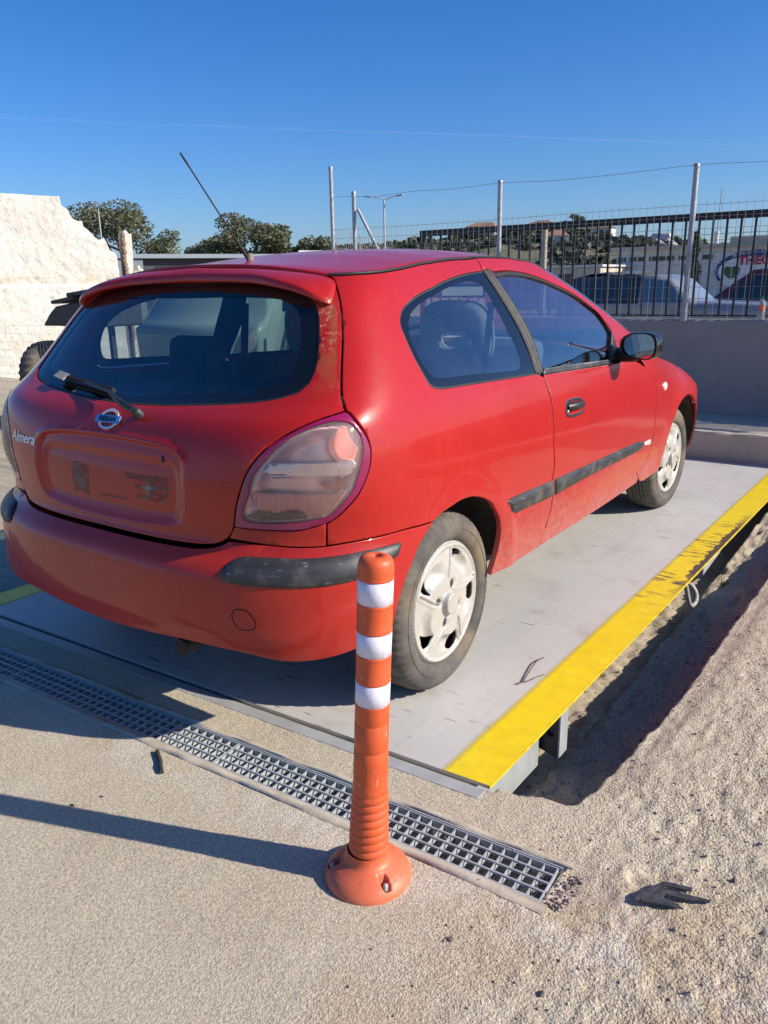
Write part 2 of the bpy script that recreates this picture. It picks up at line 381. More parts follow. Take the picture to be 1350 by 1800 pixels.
def inset(poly, g):
    p = np.array(poly, float)
    if area2(p) < 0: p = p[::-1]
    d = np.roll(p, -1, 0)-p; d /= np.maximum(np.linalg.norm(d, axis=1, keepdims=True), 1e-9); nn = np.stack([-d[:, 1], d[:, 0]], 1)
    m = nn+np.roll(nn, 1, 0); m /= np.maximum((m*m).sum(1, keepdims=True)/2, .5)
    return [tuple(v) for v in p+m*g]
def fill2d(outer, holes=(), h=.03, edge=.003, keep=()):
    """triangulate an outline with holes; returns 2-D points, triangles, boundary loops (indices) and outward 2-D normals of the loops"""
    loops = [np.array(outer, float)] + [np.array(q, float) for q in holes]
    if area2(loops[0]) < 0: loops[0] = loops[0][::-1]
    for i in range(1, len(loops)):
        if area2(loops[i]) > 0: loops[i] = loops[i][::-1]
    pts, edges, lo = [], [], []
    for L in loops:
        k = len(pts); n = len(L); pts += [tuple(p) for p in L]; edges += [(k+i, k+(i+1) % n) for i in range(n)]; lo.append(list(range(k, k+n)))
    nb = len(pts)
    lo_n = []
    for L in loops:
        d = np.roll(L, -1, 0)-L; d /= np.maximum(np.linalg.norm(d, axis=1, keepdims=True), 1e-9); nn = np.stack([d[:, 1], -d[:, 0]], 1)
        m = nn+np.roll(nn, 1, 0); m /= np.maximum(np.linalg.norm(m, axis=1, keepdims=True), 1e-9); lo_n.append(m)
    allb = np.concatenate(loops)
    def okpts(q, dmin):
        q = np.asarray(q, float)
        if not len(q): return q
        m = inside(q, loops[0])
        for H in loops[1:]: m &= ~inside(q, H)
        q = q[m]
        if not len(q): return q
        d = np.min([polydist(q, L) for L in loops], axis=0)
        return q[d > dmin]
    extra = []
    if edge:
        for L, m in zip(loops, lo_n):
            q = okpts(L-m*edge, edge*.8)
            extra += [tuple(v) for v in q]
    (x0, y0), (x1, y1) = loops[0].min(0), loops[0].max(0)
    gx = np.arange(x0, x1+h, h); gy = np.arange(y0, y1+h, h*.866)
    G = np.array([(x+(h/2 if j % 2 else 0), y) for j, y in enumerate(gy) for x in gx])
    extra += [tuple(v) for v in okpts(G, max(edge*1.8, h*.35))]
    extra += [tuple(v) for v in okpts(np.array(keep), edge*1.5)] if len(keep) else []
    allp = pts+extra
    v, e, f, ov, oe, of = delaunay_2d_cdt([Vector(p) for p in allp], edges, [], 0, 1e-7)
    v = np.array([tuple(p) for p in v]); remap = {}
    for i, srcs in enumerate(ov):
        for s in srcs: remap[s] = i
    T = np.array([t for t in f if len(t) == 3])
    cen = v[T].mean(1); m = inside(cen, loops[0])
    for H in loops[1:]: m &= ~inside(cen, H)
    T = T[m]
    a = v[T[:, 1]]-v[T[:, 0]]; b = v[T[:, 2]]-v[T[:, 0]]; cr = a[:, 0]*b[:, 1]-a[:, 1]*b[:, 0]
    T = T[np.abs(cr) > 1e-12]; cr = cr[np.abs(cr) > 1e-12]; T[cr < 0] = T[cr < 0][:, ::-1]
    return v, T, [[remap[i] for i in L] for L in lo], lo_n
def patch(name, fmap, outer, holes=(), h=.03, mat=None, parent=None, edge=.003, roll=.0012, flange=.012, mirror=False, gap=0., keep=(), flip=False):
    """a curved panel: 2-D outline -> fmap(points)->3-D, with a rolled edge and an inward flange; normals come from fmap itself"""
    if gap:
        outer = inset(outer, gap)
        hh = []
        for q in holes:
            q = np.array(q, float); q = q if area2(q) > 0 else q[::-1]
            hh.append(inset(q, -gap))
        holes = hh
    v, T, loops, ln = fill2d(outer, holes, h, edge, keep)
    X = fmap(v); e = 1.5e-3
    du = fmap(v+[e, 0])-fmap(v-[e, 0]); dv = fmap(v+[0, e])-fmap(v-[0, e])
    Nn = np.cross(du, dv); Nn /= np.maximum(np.linalg.norm(Nn, axis=1, keepdims=True), 1e-12)
    if flip: Nn = -Nn
    V = [X]; NN = [Nn.copy()]; F = [tuple(t[::-1]) if flip else tuple(t) for t in T]; k = len(X)
    X = X.copy()
    for L, m in zip(loops, ln):
        L = np.array(L)
        out3 = du[L]/(2*e)*m[:, :1]+dv[L]/(2*e)*m[:, 1:]
        out3 -= (out3*Nn[L]).sum(1, keepdims=True)*Nn[L]
        out3 /= np.maximum(np.linalg.norm(out3, axis=1, keepdims=True), 1e-9)
        if roll:
            NN[0][L] = Nn[L]+out3*.5; V[0] = X; X[L] -= Nn[L]*roll
        if flange:
            top = X[L]; bot = X[L]-Nn[L]*flange-out3*.001
            n = len(L); V += [top, bot]; NN += [out3, out3]
            for i in range(n):
                j = (i+1) % n; q = (k+i, k+n+i, k+n+j, k+j)
                F.append(q[::-1] if flip else q)
            k += 2*n
    V = np.concatenate(V); NN = np.concatenate(NN); NN /= np.maximum(np.linalg.norm(NN, axis=1, keepdims=True), 1e-9)
    objs = []
    for side in ((1, -1) if mirror else (1,)):
        W = V*[side, 1, 1]; Q = NN*[side, 1, 1]; FF = F if side == 1 else [f[::-1] for f in F]
        objs.append(link(name, mesh_from(name, W, FF, True, Q), mat, parent))
    return objs
# ---------------------------------------------------------------- materials of the car and the yard
def paint():
    t = NT("red_paint")
    x, y, z = t.xyz()
    n1 = t.noise(3.5, 5, .6); n2 = t.noise(38, 6, .65); n3 = t.noise(220, 2)
    base = t.mix(t.ramp(n1, .3, .75), (.345, .0095, .0078), (.39, .0135, .0105))
    # road dust, thicker near the sills and under the bumper
    low = t.math('MULTIPLY', t.ramp(t.math('ADD', z, t.math('MULTIPLY', t.math('SUBTRACT', n1, .5), .30)), .56, .22), t.ramp(y, -.5, .3))
    lowb = t.math('MULTIPLY', t.ramp(z, .75, .2), t.math('ADD', .05, t.math('MULTIPLY', t.ramp(y, -.35, .2), .14)))
    dust = t.math('ADD', t.math('MULTIPLY', low, t.ramp(n2, .25, .75)), t.math('ADD', lowb, t.math('MULTIPLY', t.ramp(n2, .5, .8), .05)), clamp=True)
    rear_warm_reflection = t.math('MULTIPLY', t.ramp(y, -.40, -.58), t.math('MULTIPLY', t.ramp(z, .95, .55), t.math('ADD', .03, t.math('MULTIPLY', t.ramp(n1, .3, .75), .10))))  # not dust: warm reflected light painted into the lower rear colour
    # vertical run marks
    streak = t.noise(1, 4, .6, t.mapped((14, 26, 1.3)))
    dust = t.math('ADD', dust, t.math('MULTIPLY', t.ramp(streak, .58, .75), t.math('MULTIPLY', t.ramp(z, .95, .4), .10)), clamp=True)
    c = t.mix(t.math('MULTIPLY', dust, .58), base, (.42, .31, .265))
    c = t.mix(rear_warm_reflection, c, (.36, .13, .05))
    # chipped clear coat on the rear pillar and a few stone chips
    seamy = t.math('ADD', -.365, t.math('MULTIPLY', t.math('SUBTRACT', z, 1.093), .70))
    pil = t.math('MULTIPLY', t.ramp(t.math('SUBTRACT', y, seamy), .0, -.004), t.math('MULTIPLY', t.math('MULTIPLY', t.ramp(z, 1.0, 1.10), t.ramp(z, 1.27, 1.22)), t.ramp(x, .3, .5)))
    peel = t.math('MULTIPLY', pil, t.math('MULTIPLY', t.ramp(t.noise(70, 4, .7), .56, .62), t.ramp(z, 1.10, 1.17)))
    c = t.mix(t.math('MULTIPLY', peel, .75), c, (.66, .42, .36))
    c = t.mix(t.math('MULTIPLY', pil, t.math('MULTIPLY', t.ramp(t.noise(1, 3, .6, t.mapped((14, 14, 3))), .42, .60), .75)), c, (.30, .075, .03))
    chips = t.ramp(t.voro(26), .035, .02)
    c = t.mix(t.math('MULTIPLY', chips, t.ramp(t.noise(6, 2), .5, .6)), c, (.62, .45, .42))
    rough = t.math('ADD', .34, t.math('MULTIPLY', dust, .4))
    coat = t.math('SUBTRACT', .50, t.math('MULTIPLY', dust, .75), clamp=True)
    nrm = t.bump(t.noise(420, 2), .02, .001)
    return t.done(t.bsdf(c, rough, 0., nrm, Coat_Weight=coat, Coat_Roughness=t.math('ADD', .045, t.math('MULTIPLY', n2, .05)), Specular_IOR_Level=.2))
def glass(name, tint, refl=1.0, rough=.0, dirt=.02, f0=.095, pw=3.7):
    t = NT(name)
    tr = t.n("BsdfTransparent"); tr.inputs[0].default_value = tuple(tint)+(1,)
    gl = t.n("BsdfGlossy"); gl.inputs['Roughness'].default_value = rough; gl.inputs[0].default_value = (refl, refl, refl, 1)
    # both faces of the pane reflect; works from inside and outside alike
    ge = t.n("NewGeometry"); dp = t.n("VectorMath", operation='DOT_PRODUCT'); t.l(ge.outputs['Incoming'], dp.inputs[0]); t.l(ge.outputs['Normal'], dp.inputs[1])
    co = t.math('SUBTRACT', 1.0, t.math('ABSOLUTE', dp.outputs['Value']), clamp=True)
    fac = t.math('ADD', f0, t.math('MULTIPLY', t.math('POWER', co, pw), 1-f0), clamp=True)
    m1 = t.n("MixShader"); t.l(fac, m1.inputs[0]); t.l(tr.outputs[0], m1.inputs[1]); t.l(gl.outputs[0], m1.inputs[2])
    df = t.n("BsdfDiffuse"); df.inputs[0].default_value = (.55, .52, .47, 1)
    m2 = t.n("MixShader")
    specks = t.ramp(t.voro(60), .10, .04)
    dd = t.math('ADD', t.math('MULTIPLY', t.ramp(t.noise(14, 5), .35, .8), dirt), t.math('MULTIPLY', t.math('MULTIPLY', specks, t.ramp(t.noise(8, 2), .52, .62)), .22))
    t.l(dd, m2.inputs[0]); t.l(m1.outputs[0], m2.inputs[1]); t.l(df.outputs[0], m2.inputs[2])
    return t.done(m2.outputs[0])
M = {}
M['paint'] = paint()
M['frit'] = simple("black_glass_border", (.006, .007, .009), .06, var=.1, Coat_Weight=.3)
M['rear_glass'] = glass("tinted_rear_glass", (.58, .66, .67), dirt=.012)
M['side_glass'] = glass("side_glass", (.70, .76, .77), dirt=.016, f0=.13, pw=3.1)
M['door_glass'] = glass("door_glass_tint", (.38, .47, .50), dirt=.014, f0=.17, pw=3.1)
M['windscreen'] = glass("windscreen_glass", (.90, .95, .93), dirt=.02)
M['pillar'] = simple("pillar_black", (.010, .010, .011), .6, var=.3)
M['black_plastic'] = simple("black_plastic", (.017, .018, .020), .45, var=.3, scale=25, bump=.05, bscale=500)
def trim_mat():
    t = NT("faded_trim"); x, y, z = t.xyz()
    f = t.noise(9, 5, .6, t.mapped((1, 1, 5)))
    c = t.mix(t.ramp(f, .3, .75), (.020, .021, .025), (.042, .043, .047))
    scr = t.ramp(t.noise(1, 3, .6, t.mapped((30, 30, 160), (.3, .1, 0))), .66, .72)
    c = t.mix(t.math('MULTIPLY', scr, .5), c, (.34, .33, .31))
    c = t.mix(t.math('MULTIPLY', t.ramp(t.noise(16, 5), .5, .75), .35), c, (.25, .21, .17))
    return t.done(t.bsdf(c, t.math('ADD', .38, t.math('MULTIPLY', f, .2)), 0, t.bump(t.noise(600, 2), .06, .001)))
M['trim'] = trim_mat()
M['seal'] = simple("black_rubber", (.012, .012, .013), .6)
M['gap'] = simple("dark_cavity", (.006, .006, .006), .9)
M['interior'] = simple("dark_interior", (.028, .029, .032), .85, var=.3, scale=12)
M['lining'] = simple("grey_lining", (.20, .20, .20), .9, scale=20)
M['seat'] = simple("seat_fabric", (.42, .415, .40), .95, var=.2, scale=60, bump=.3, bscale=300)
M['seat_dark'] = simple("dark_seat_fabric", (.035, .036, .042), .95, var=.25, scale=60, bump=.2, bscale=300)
M['chrome'] = simple("chrome", (.70, .71, .72), .14, 1., var=.08)
M['mirror'] = simple("mirror_glass", (.86, .88, .86), .02, 1., var=.02)
def magenta():
    t = NT("lamp_border"); z = t.xyz()[2]
    c = t.mix(t.ramp(t.noise(6, 3), .3, .7), (.20, .004, .055), (.26, .007, .07))
    return t.done(t.bsdf(c, .25, 0, None, Coat_Weight=.6, Coat_Roughness=.12))
M['magenta'] = magenta()
def lens():
    t = NT("hazy_lens")
    tr = t.n("BsdfTransparent"); tr.inputs[0].default_value = (.96, .86, .85, 1)
    df = t.bsdf((.80, .58, .52), .45)
    m1 = t.n("MixShader"); hz = t.noise(9, 6, .65); t.l(t.math('ADD', .07, t.math('MULTIPLY', t.ramp(hz, .35, .75), .17)), m1.inputs[0]); t.l(tr.outputs[0], m1.inputs[1]); t.l(df, m1.inputs[2])
    gl = t.n("BsdfGlossy"); gl.inputs['Roughness'].default_value = .06
    fr = t.n("Fresnel"); fr.inputs['IOR'].default_value = 1.5
    m2 = t.n("MixShader"); t.l(fr.outputs[0], m2.inputs[0]); t.l(m1.outputs[0], m2.inputs[1]); t.l(gl.outputs[0], m2.inputs[2])
    return t.done(m2.outputs[0])
M['lens'] = lens()
M['lamp_bowl'] = simple("lamp_reflector", (.86, .62, .56), .32, .45, var=.15, scale=14)
M['amber'] = simple("rose_reflector", (.98, .36, .28), .3, .2, var=.12)
M['lamp_red'] = simple("red_reflector", (.42, .006, .015), .25, .0, var=.2, Coat_Weight=.6)
M['lamp_clear'] = simple("reversing_lens", (.95, .94, .90), .22, .5, var=.08)
M['ribs'] = simple("ribbed_fog_lens", (.70, .34, .31), .35, .2, var=.2)
M['moss'] = simple("lamp_moss", (.10, .085, .05), .95, var=.6, scale=60, bump=.6, bscale=120)
def tyre_mat():
    t = NT("dusty_tyre"); x, y, z = t.xyz()
    n = t.noise(11, 6, .65); n2 = t.noise(4, 4, .6)
    c = t.mix(t.ramp(n, .35, .7), (.050, .047, .045), (.125, .112, .098))
    c = t.mix(t.math('MULTIPLY', t.ramp(n2, .50, .70), .65), c, (.22, .165, .10))
    return t.done(t.bsdf(c, .85, 0, t.bump(t.noise(160, 4), .25, .002)))
M['tyre'] = tyre_mat()
M['tread'] = simple("tyre_tread", (.115, .10, .082), .95, var=.35, scale=25, bump=.5, bscale=140)
def cover_mat():
    t = NT("wheel_cover_silver"); n = t.noise(12, 5, .6)
    c = t.mix(t.ramp(n, .35, .75), (.47, .455, .42), (.40, .38, .34))
    c = t.mix(t.math('MULTIPLY', t.ramp(t.noise(55, 4, .7), .55, .8), .4), c, (.40, .33, .26))
    return t.done(t.bsdf(c, .38, .15, t.bump(t.noise(300, 2), .05, .001), Coat_Weight=.15, Coat_Roughness=.25))
M['cover'] = cover_mat()
M['rust'] = simple("rusty_steel_wheel", (.075, .045, .032), .85, .1, var=.5, scale=40, bump=.3)
M['arch'] = simple("wheel_arch_lining", (.045, .036, .029), .95, var=.4, scale=14, bump=.3, bscale=60)
M['indicator'] = simple("clear_indicator", (.70, .66, .55), .2, .1, var=.1, Coat_Weight=.7)
M['blue'] = simple("badge_blue", (.14, .34, .62), .3, .2, var=.1)
M['badge_ring'] = simple('badge_silver', (.62, .64, .66), .25, .3, var=.05)
M['navy'] = simple("badge_letters", (.012, .018, .05), .4, .0, var=.1)
M['residue0'] = simple("adhesive_residue", (.15, .085, .065), .85, var=.55, scale=45, bump=.5, bscale=150)
def residue():
    t = NT("plate_glue_marks"); n = t.noise(17, 6, .62); n2 = t.noise(1, 4, .6, t.mapped((9, 9, 70)))
    c = t.mix(t.ramp(n, .3, .7), (.05, .025, .018), (.24, .19, .15)); c = t.mix(t.math('MULTIPLY', t.ramp(n2, .55, .68), .7), c, (.42, .34, .28))
    tr = t.n("BsdfTransparent"); mx = t.n("MixShader"); t.l(t.math('MULTIPLY', t.ramp(t.math('ADD', n, t.math('MULTIPLY', n2, .5)), .52, .95), .80), mx.inputs[0]); t.l(tr.outputs[0], mx.inputs[1]); t.l(t.bsdf(c, .8), mx.inputs[2])
    return t.done(mx.outputs[0])
M['residue'] = residue()
M['exhaust'] = simple("exhaust_steel", (.035, .03, .027), .8, .3, var=.4)
# yard
def deck_mat():
    t = NT("grey_deck_paint"); x, y, z = t.xyz()
    n1 = t.noise(1.7, 5, .6); n2 = t.noise(22, 6, .65)
    c = t.mix(t.ramp(n1, .3, .7), (.46, .45, .425), (.52, .505, .475))
    c = t.mix(t.math('MULTIPLY', t.ramp(n2, .45, .8), .35), c, (.40, .375, .34))
    c = t.mix(t.math('MULTIPLY', t.ramp(t.noise(4.5, 4), .56, .74), .30), c, (.26, .23, .19))
    # scrapes where the paint is gone: thin dark ticks across the travel direction
    s1 = t.noise(1, 3, .55, t.mapped((5.5, 60, 1), (0, 0, -.30))); s2 = t.noise(1.3, 3, .5)
    scr = t.math('MULTIPLY', t.ramp(s1, .655, .675), t.ramp(s2, .48, .58))
    rust = t.math('MULTIPLY', t.ramp(t.noise(2.2, 5, .65), .56, .70), t.ramp(n2, .40, .62))
    c = t.mix(t.math('MULTIPLY', rust, .42), c, (.27, .19, .11))
    trk = t.math('MULTIPLY', t.ramp(t.noise(1, 5, .7, t.mapped((16, 1.1, 1), (0, 0, -.03))), .50, .66), t.ramp(t.noise(3, 3), .4, .6))
    c = t.mix(t.math('MULTIPLY', trk, .22), c, (.24, .23, .21))
    sp = t.math('MULTIPLY', t.ramp(t.voro(34), .12, .08), t.ramp(t.noise(7, 3, .6), .56, .62))
    c = t.mix(t.math('MULTIPLY', t.math('MAXIMUM', scr, t.math('MULTIPLY', sp, .8)), .85), c, (.055, .045, .040))
    return t.done(t.bsdf(c, t.math('ADD', .42, t.math('MULTIPLY', n2, .25)), 0, t.bump(n2, .06, .002)))
M['deck'] = deck_mat()
def yellow_mat():
    # sprayed stripe: the alpha at the inner edge fades with overspray; bare rubs along the outer edge
    t = NT("yellow_stripe_paint"); x, y, z = t.xyz('UV')
    ox, oy, oz = t.xyz('Object')
    n1 = t.noise(14, 5, .6); n2 = t.noise(3, 3)
    c = t.mix(t.ramp(n1, .3, .75), (.70, .50, .006), (.80, .61, .010))
    c = t.mix(t.math('MULTIPLY', t.ramp(t.noise(30, 5), .5, .8), .3), c, (.42, .33, .08))
    s1 = t.noise(1, 4, .6, t.mapped((4.5, 34, 1), (0, 0, -.30)))
    zone = t.math('MULTIPLY', t.ramp(oy, .9, 1.3), t.ramp(oy, 2.6, 2.2))
    rub = t.math('MULTIPLY', t.ramp(s1, .54, .57), t.math('MULTIPLY', zone, t.ramp(t.noise(9, 4), .40, .52)))
    rub = t.math('MAXIMUM', rub, t.math('MULTIPLY', t.ramp(s1, .70, .72), t.ramp(n2, .42, .55)))
    edge = t.math('MULTIPLY', t.ramp(t.math('ADD', x, t.math('MULTIPLY', t.math('SUBTRACT', t.noise(16, 4), .5), .7)), .80, .84), t.math('MULTIPLY', t.ramp(oy, 1.1, 1.5), t.ramp(oy, 2.7, 2.3)))
    c = t.mix(t.math('MAXIMUM', rub, edge), c, (.10, .062, .040))
    sh = t.bsdf(c, .42, 0, t.bump(n1, .05, .002))
    tr = t.n("BsdfTransparent"); mx = t.n("MixShader")
    g = t.noise(260, 2, .7)
    a = t.ramp(t.math('ADD', x, t.math('MULTIPLY', t.math('SUBTRACT', g, .5), .10)), .01, .17)
    t.l(a, mx.inputs[0]); t.l(tr.outputs[0], mx.inputs[1]); t.l(sh, mx.inputs[2])
    return t.done(mx.outputs[0])
M['yellow'] = yellow_mat()
M['steel_grey'] = simple("painted_steel", (.30, .325, .335), .5, .0, var=.12, scale=12, bump=.08, bscale=120)
M['angle'] = simple("frame_steel", (.34, .35, .355), .5, .0, var=.15, scale=9, bump=.1, bscale=160)
M['dark_steel'] = simple("dark_steel", (.045, .05, .06), .5, .3, var=.3)
M['galv'] = simple("galvanised_steel", (.37, .395, .405), .5, .15, var=.15, scale=18)
M['galv_post'] = simple("galvanised_tube", (.33, .35, .37), .5, .4, var=.25, scale=30)
M['wire'] = simple("galvanised_wire", (.25, .27, .28), .55, .4, var=.2)
M['black_iron'] = simple("black_painted_iron", (.010, .011, .016), .5, .0, var=.3)
M['hose'] = simple("grey_conduit", (.27, .27, .26), .5, var=.15)
def orange_mat():
    t = NT("orange_plastic"); x, y, z = t.xyz()
    n = t.noise(16, 5, .6)
    c = t.mix(t.ramp(n, .3, .75), (.60, .085, .022), (.66, .110, .032))
    c = t.mix(t.math('MULTIPLY', t.ramp(t.math('ADD', z, t.math('MULTIPLY', n, .12)), .16, .04), .35), c, (.56, .30, .20))
    c = t.mix(t.math('MULTIPLY', t.ramp(t.noise(1, 4, .6, t.mapped((40, 40, 6))), .60, .72), .35), c, (.36, .07, .025))
    sc = t.math('MULTIPLY', t.ramp(t.noise(1, 4, .7, t.mapped((70, 70, 22), (.5, .2, 0))), .62, .68), t.ramp(t.noise(9, 3), .46, .58)); c = t.mix(t.math('MULTIPLY', sc, .6), c, (.70, .38, .26)); c = t.mix(t.math('MULTIPLY', t.ramp(t.noise(26, 4, .7), .60, .72), .45), c, (.24, .07, .035))
    return t.done(t.bsdf(c, t.math('ADD', .38, t.math('MULTIPLY', n, .2)), 0, t.bump(t.noise(220, 3), .05, .001)))
M['orange'] = orange_mat()
def band_mat():
    t = NT("reflective_band"); 
    n = t.noise(50, 3)
    dots = t.ramp(t.voro(1, vec=t.mapped((110, 110, 190)), rand=.15), .25, .12)
    c = t.mix(t.math('MULTIPLY', dots, .6), (.70, .68, .78), (.36, .35, .48))
    c = t.mix(t.math('MULTIPLY', t.ramp(t.noise(22, 5, .7), .50, .72), .40), c, (.46, .42, .40))
    return t.done(t.bsdf(c, .42, 0, t.bump(dots, .25, .001), Coat_Weight=.3, Coat_Roughness=.2))
M['band'] = band_mat()
M['black_gloss'] = simple('black_gloss_plastic', (.012, .013, .015), .16, var=.1, Coat_Weight=.5)
# ================================================================ the red car
car = empty("hatchback_car", (0, 0, 0), 0, "dusty red three door hatchback parked on the steel deck", "car")
def uz(y, z):
    lo, hi = 0., RA+SL+FA
    for _ in range(40):
        m = (lo+hi)/2
        if P(m, z)[1] < y: lo = m
        else: hi = m
    return ((lo+hi)/2, z)
def surf(off=0., disp=None):
    def f(v):
        u, z = v[:, 0], v[:, 1]; X = P(u, z)
        d = off if disp is None else off+disp(v)
        return X + (np.asarray(d)[..., None] if np.ndim(d) else d)*N(u, z)
    return f
C_ = lambda pts, h=.03: catmull(pts, h)
mirror2 = lambda pts: [(-a, b) for a, b in pts][::-1]
o = OUT
# ---- tailgate with a recess for the (missing) number plate
seam = C_(o['seam']); lamp_in = C_(o['lamp_in'])
hbot = C_([(.428, .674), (.421, .655), (.410, .640), (.396, .629), (.378, .621), (.337, .615), (.252, .612), (.118, .611), (0, .611)])
htop = C_([(0, 1.335), (.30, 1.335), (.50, 1.326), (.555, 1.313)])
half = chain(htop, seam, lamp_in, hbot)
hatch_out = chain(half, mirror2(half))
gl_half = C_([(0, 1.305), (.36, 1.305), (.465, 1.29), (.507, 1.25), (.522, 1.223), (.527, 1.179), (.528, 1.117), (.526, 1.071), (.519, 1.044), (.505, 1.024), (.478, 1.011), (.418, .996), (.19, .974), (0, .967)])
glass_out = chain(gl_half, mirror2(gl_half))
pl_half = [(0, .877), (.13, .874), (.225, .867), (.268, .855), (.285, .836), (.291, .78), (.286, .70), (.268, .668), (.21, .656), (.10, .651), (0, .650)]
rec1 = chain(C_(pl_half, .012), mirror2(C_(pl_half, .012)))
p2 = [(0, .832), (.20, .830), (.255, .822), (.268, .80), (.268, .71), (.255, .682), (.20, .672), (0, .668)]
rec2 = chain(C_(p2, .012), mirror2(C_(p2, .012)))
def sm(x): x = np.clip(x, 0, 1); return x*x*(3-2*x)
def sst_(x): x = np.clip(x, 0, 1); return x*x*(3-2*x)
def hatch_disp(v):
    d = np.zeros(len(v))
    m = (np.abs(v[:, 0]) < .33) & (v[:, 1] < .90)
    if m.any():
        q = v[m]
        s1 = polydist(q, rec1)*np.where(inside(q, rec1), 1, -1); s2 = polydist(q, rec2)*np.where(inside(q, rec2), 1, -1)
        d[m] = -.010*sm(s1/np.where(q[:, 1] > .842, .006, .026)+.5) - .007*sm(s2/.024+.5) + .004*np.exp(-((s1+.008)/.008)**2)*sst_((q[:, 1]-.82)/.03)
    # soft swage line under the glass
    return d
keep = [p for g in (.014, .008, .004, .0015, -.0015, -.004, -.008, -.014) for p in inset(rec1, g)] + [p for g in (.014, .007, 0.001, -.007, -.012) for p in inset(rec2, g)]
patch("tailgate", surf(0, hatch_disp), hatch_out, [glass_out], .022, M['paint'], car, gap=.0032, flange=.022, keep=keep)
# ---- rear window: heated glass with a black printed border
gin_half = C_([(0, 1.262), (.33, 1.262), (.43, 1.252), (.47, 1.225), (.482, 1.17), (.483, 1.117), (.479, 1.07), (.462, 1.042), (.43, 1.03), (.38, 1.022), (.19, 1.0), (0, .993)])
glass_in = chain(gin_half, mirror2(gin_half))
rw = patch("rear_window", surf(-.005), glass_out, [], .04, M['rear_glass'], car, gap=.001, flange=0)[0]
patch("window_border", surf(-.0042), glass_out, [glass_in], .03, M['frit'], rw, gap=.0005, flange=0, roll=0)
patch("window_seal", surf(-.002), inset(glass_out, -.004), [inset(glass_out, .003)], .03, M['seal'], rw, flange=.01, edge=0)
# ---- tail lamps
lamp_o = chain(C_(o['lamp_in']), C_([(.428, .674), (.483, .672), (.535, .672), (.597, .674), (.663, .690)]), C_(o['lamp_out'][:11][::-1]))
lens_o = catmull(o['lens'], .015, True)
for side in (1, -1):
    lampE = empty("tail_lamp", parent=car)
    def lp(name, off, outer, holes=(), mat=None, h=.02, disp=None, **kw):
        if side < 0: outer = mirror2(outer); holes = [mirror2(q) for q in holes]
        dd = None if disp is None else (lambda v: disp(v*[side, 1]))
        return patch(name, surf(off, dd), outer, holes, h, mat, lampE, **kw)[0]
    lp("lamp_border", .001, lamp_o, [lens_o], M['magenta'], gap=.002, flange=.02)
    lp("lamp_lens", .0005, lens_o, [], M['lens'], flange=0, roll=.0, disp=lambda v: .011*(1-(1-np.clip(polydist(v, lens_o)/.085, 0, 1))**2))
    lp("lamp_bowl", -.016, inset(lamp_o, .006), [], M['lamp_bowl'], disp=lambda v: -.022*sm(polydist(v, lens_o)/.04)*inside(v, lens_o), edge=0, flange=0)
    am = catmull(o['amber'], .01, True); cxa, cza = np.mean(am, 0)
    lp("reflector", -.012, am, [], M['amber'], .012, disp=lambda v: -.012*np.clip(1-((v[:, 0]-cxa)**2+(v[:, 1]-cza)**2)/.05**2, 0, 1), flange=.012)
    ch = catmull(o['chrome'], .01, True)
    lp("reversing_light", -.006, ch, [], M['lamp_clear'], .008, disp=lambda v: .0012*np.sin(v[:, 1]*900)*np.where((v[:, 0] < .56) | (v[:, 0] > .69), 1, .0), flange=.012)
    lp("red_reflector", -.008, catmull(o['redrefl'], .01, True), [], M['lamp_red'], .012, flange=.01)
    fog = C_([(.462, .775), (.56, .772), (.66, .768), (.735, .772)], .01) + C_([(.70, .738), (.66, .712), (.60, .706), (.49, .702)], .01)
    lp("fog_lens", -.014, fog, [], M['ribs'], .004, disp=lambda v: .0022*np.abs(np.sin(v[:, 0]*math.pi/.0115))*(v[:, 0] < .69), flange=.005)
    lp("moss", -.004, C_([(.462, .712), (.50, .722), (.53, .716), (.57, .726), (.60, .722), (.615, .706)], .01)+[(.56, .700), (.50, .699), (.468, .702)], [], M['moss'], .008, disp=lambda v: .004*np.sin(v[:, 0]*260)*np.sin(v[:, 1]*340), flange=.008)
    tl = chain(C_([(.663, .690), (.597, .674), (.535, .672), (.483, .672), (.428, .674)]), C_([(.428, .674), (.412, .640)]), C_(o['trim_bot'][::-1][1:]), [(.663, .628), (.663, .690)])
    lp("lamp_filler_panel", -.001, tl, [], M['paint'], flange=.012, gap=.0014)
# ---- rear wing panels
archR = C_(o['arch'], .02)
q_out = chain(C_(o['ditch']), C_([o['ditch'][-1], o['pillar'][0]]), C_(o['qwin']), C_([o['qwin'][-1], o['door_rear'][0]]), C_(o['door_rear']),
              C_([o['door_rear'][-1], uz(.655, .345), uz(.65, .306)]), C_([uz(.65, .306), uz(.42, .308), o['arch'][-1]]), archR[::-1], C_([o['arch'][0], uz(-.14, .64), o['q_seam'][-1]], .02),
              C_(o['q_seam'][::-1]), C_([o['q_seam'][0], o['lamp_out'][10]]), C_(o['lamp_out'][:11][::-1]), C_(o['seam'][::-1]), [o['ditch'][0]])
patch("rear_wing", surf(), q_out, [], .03, M['paint'], car, mirror=True, gap=.0028, flange=.02)
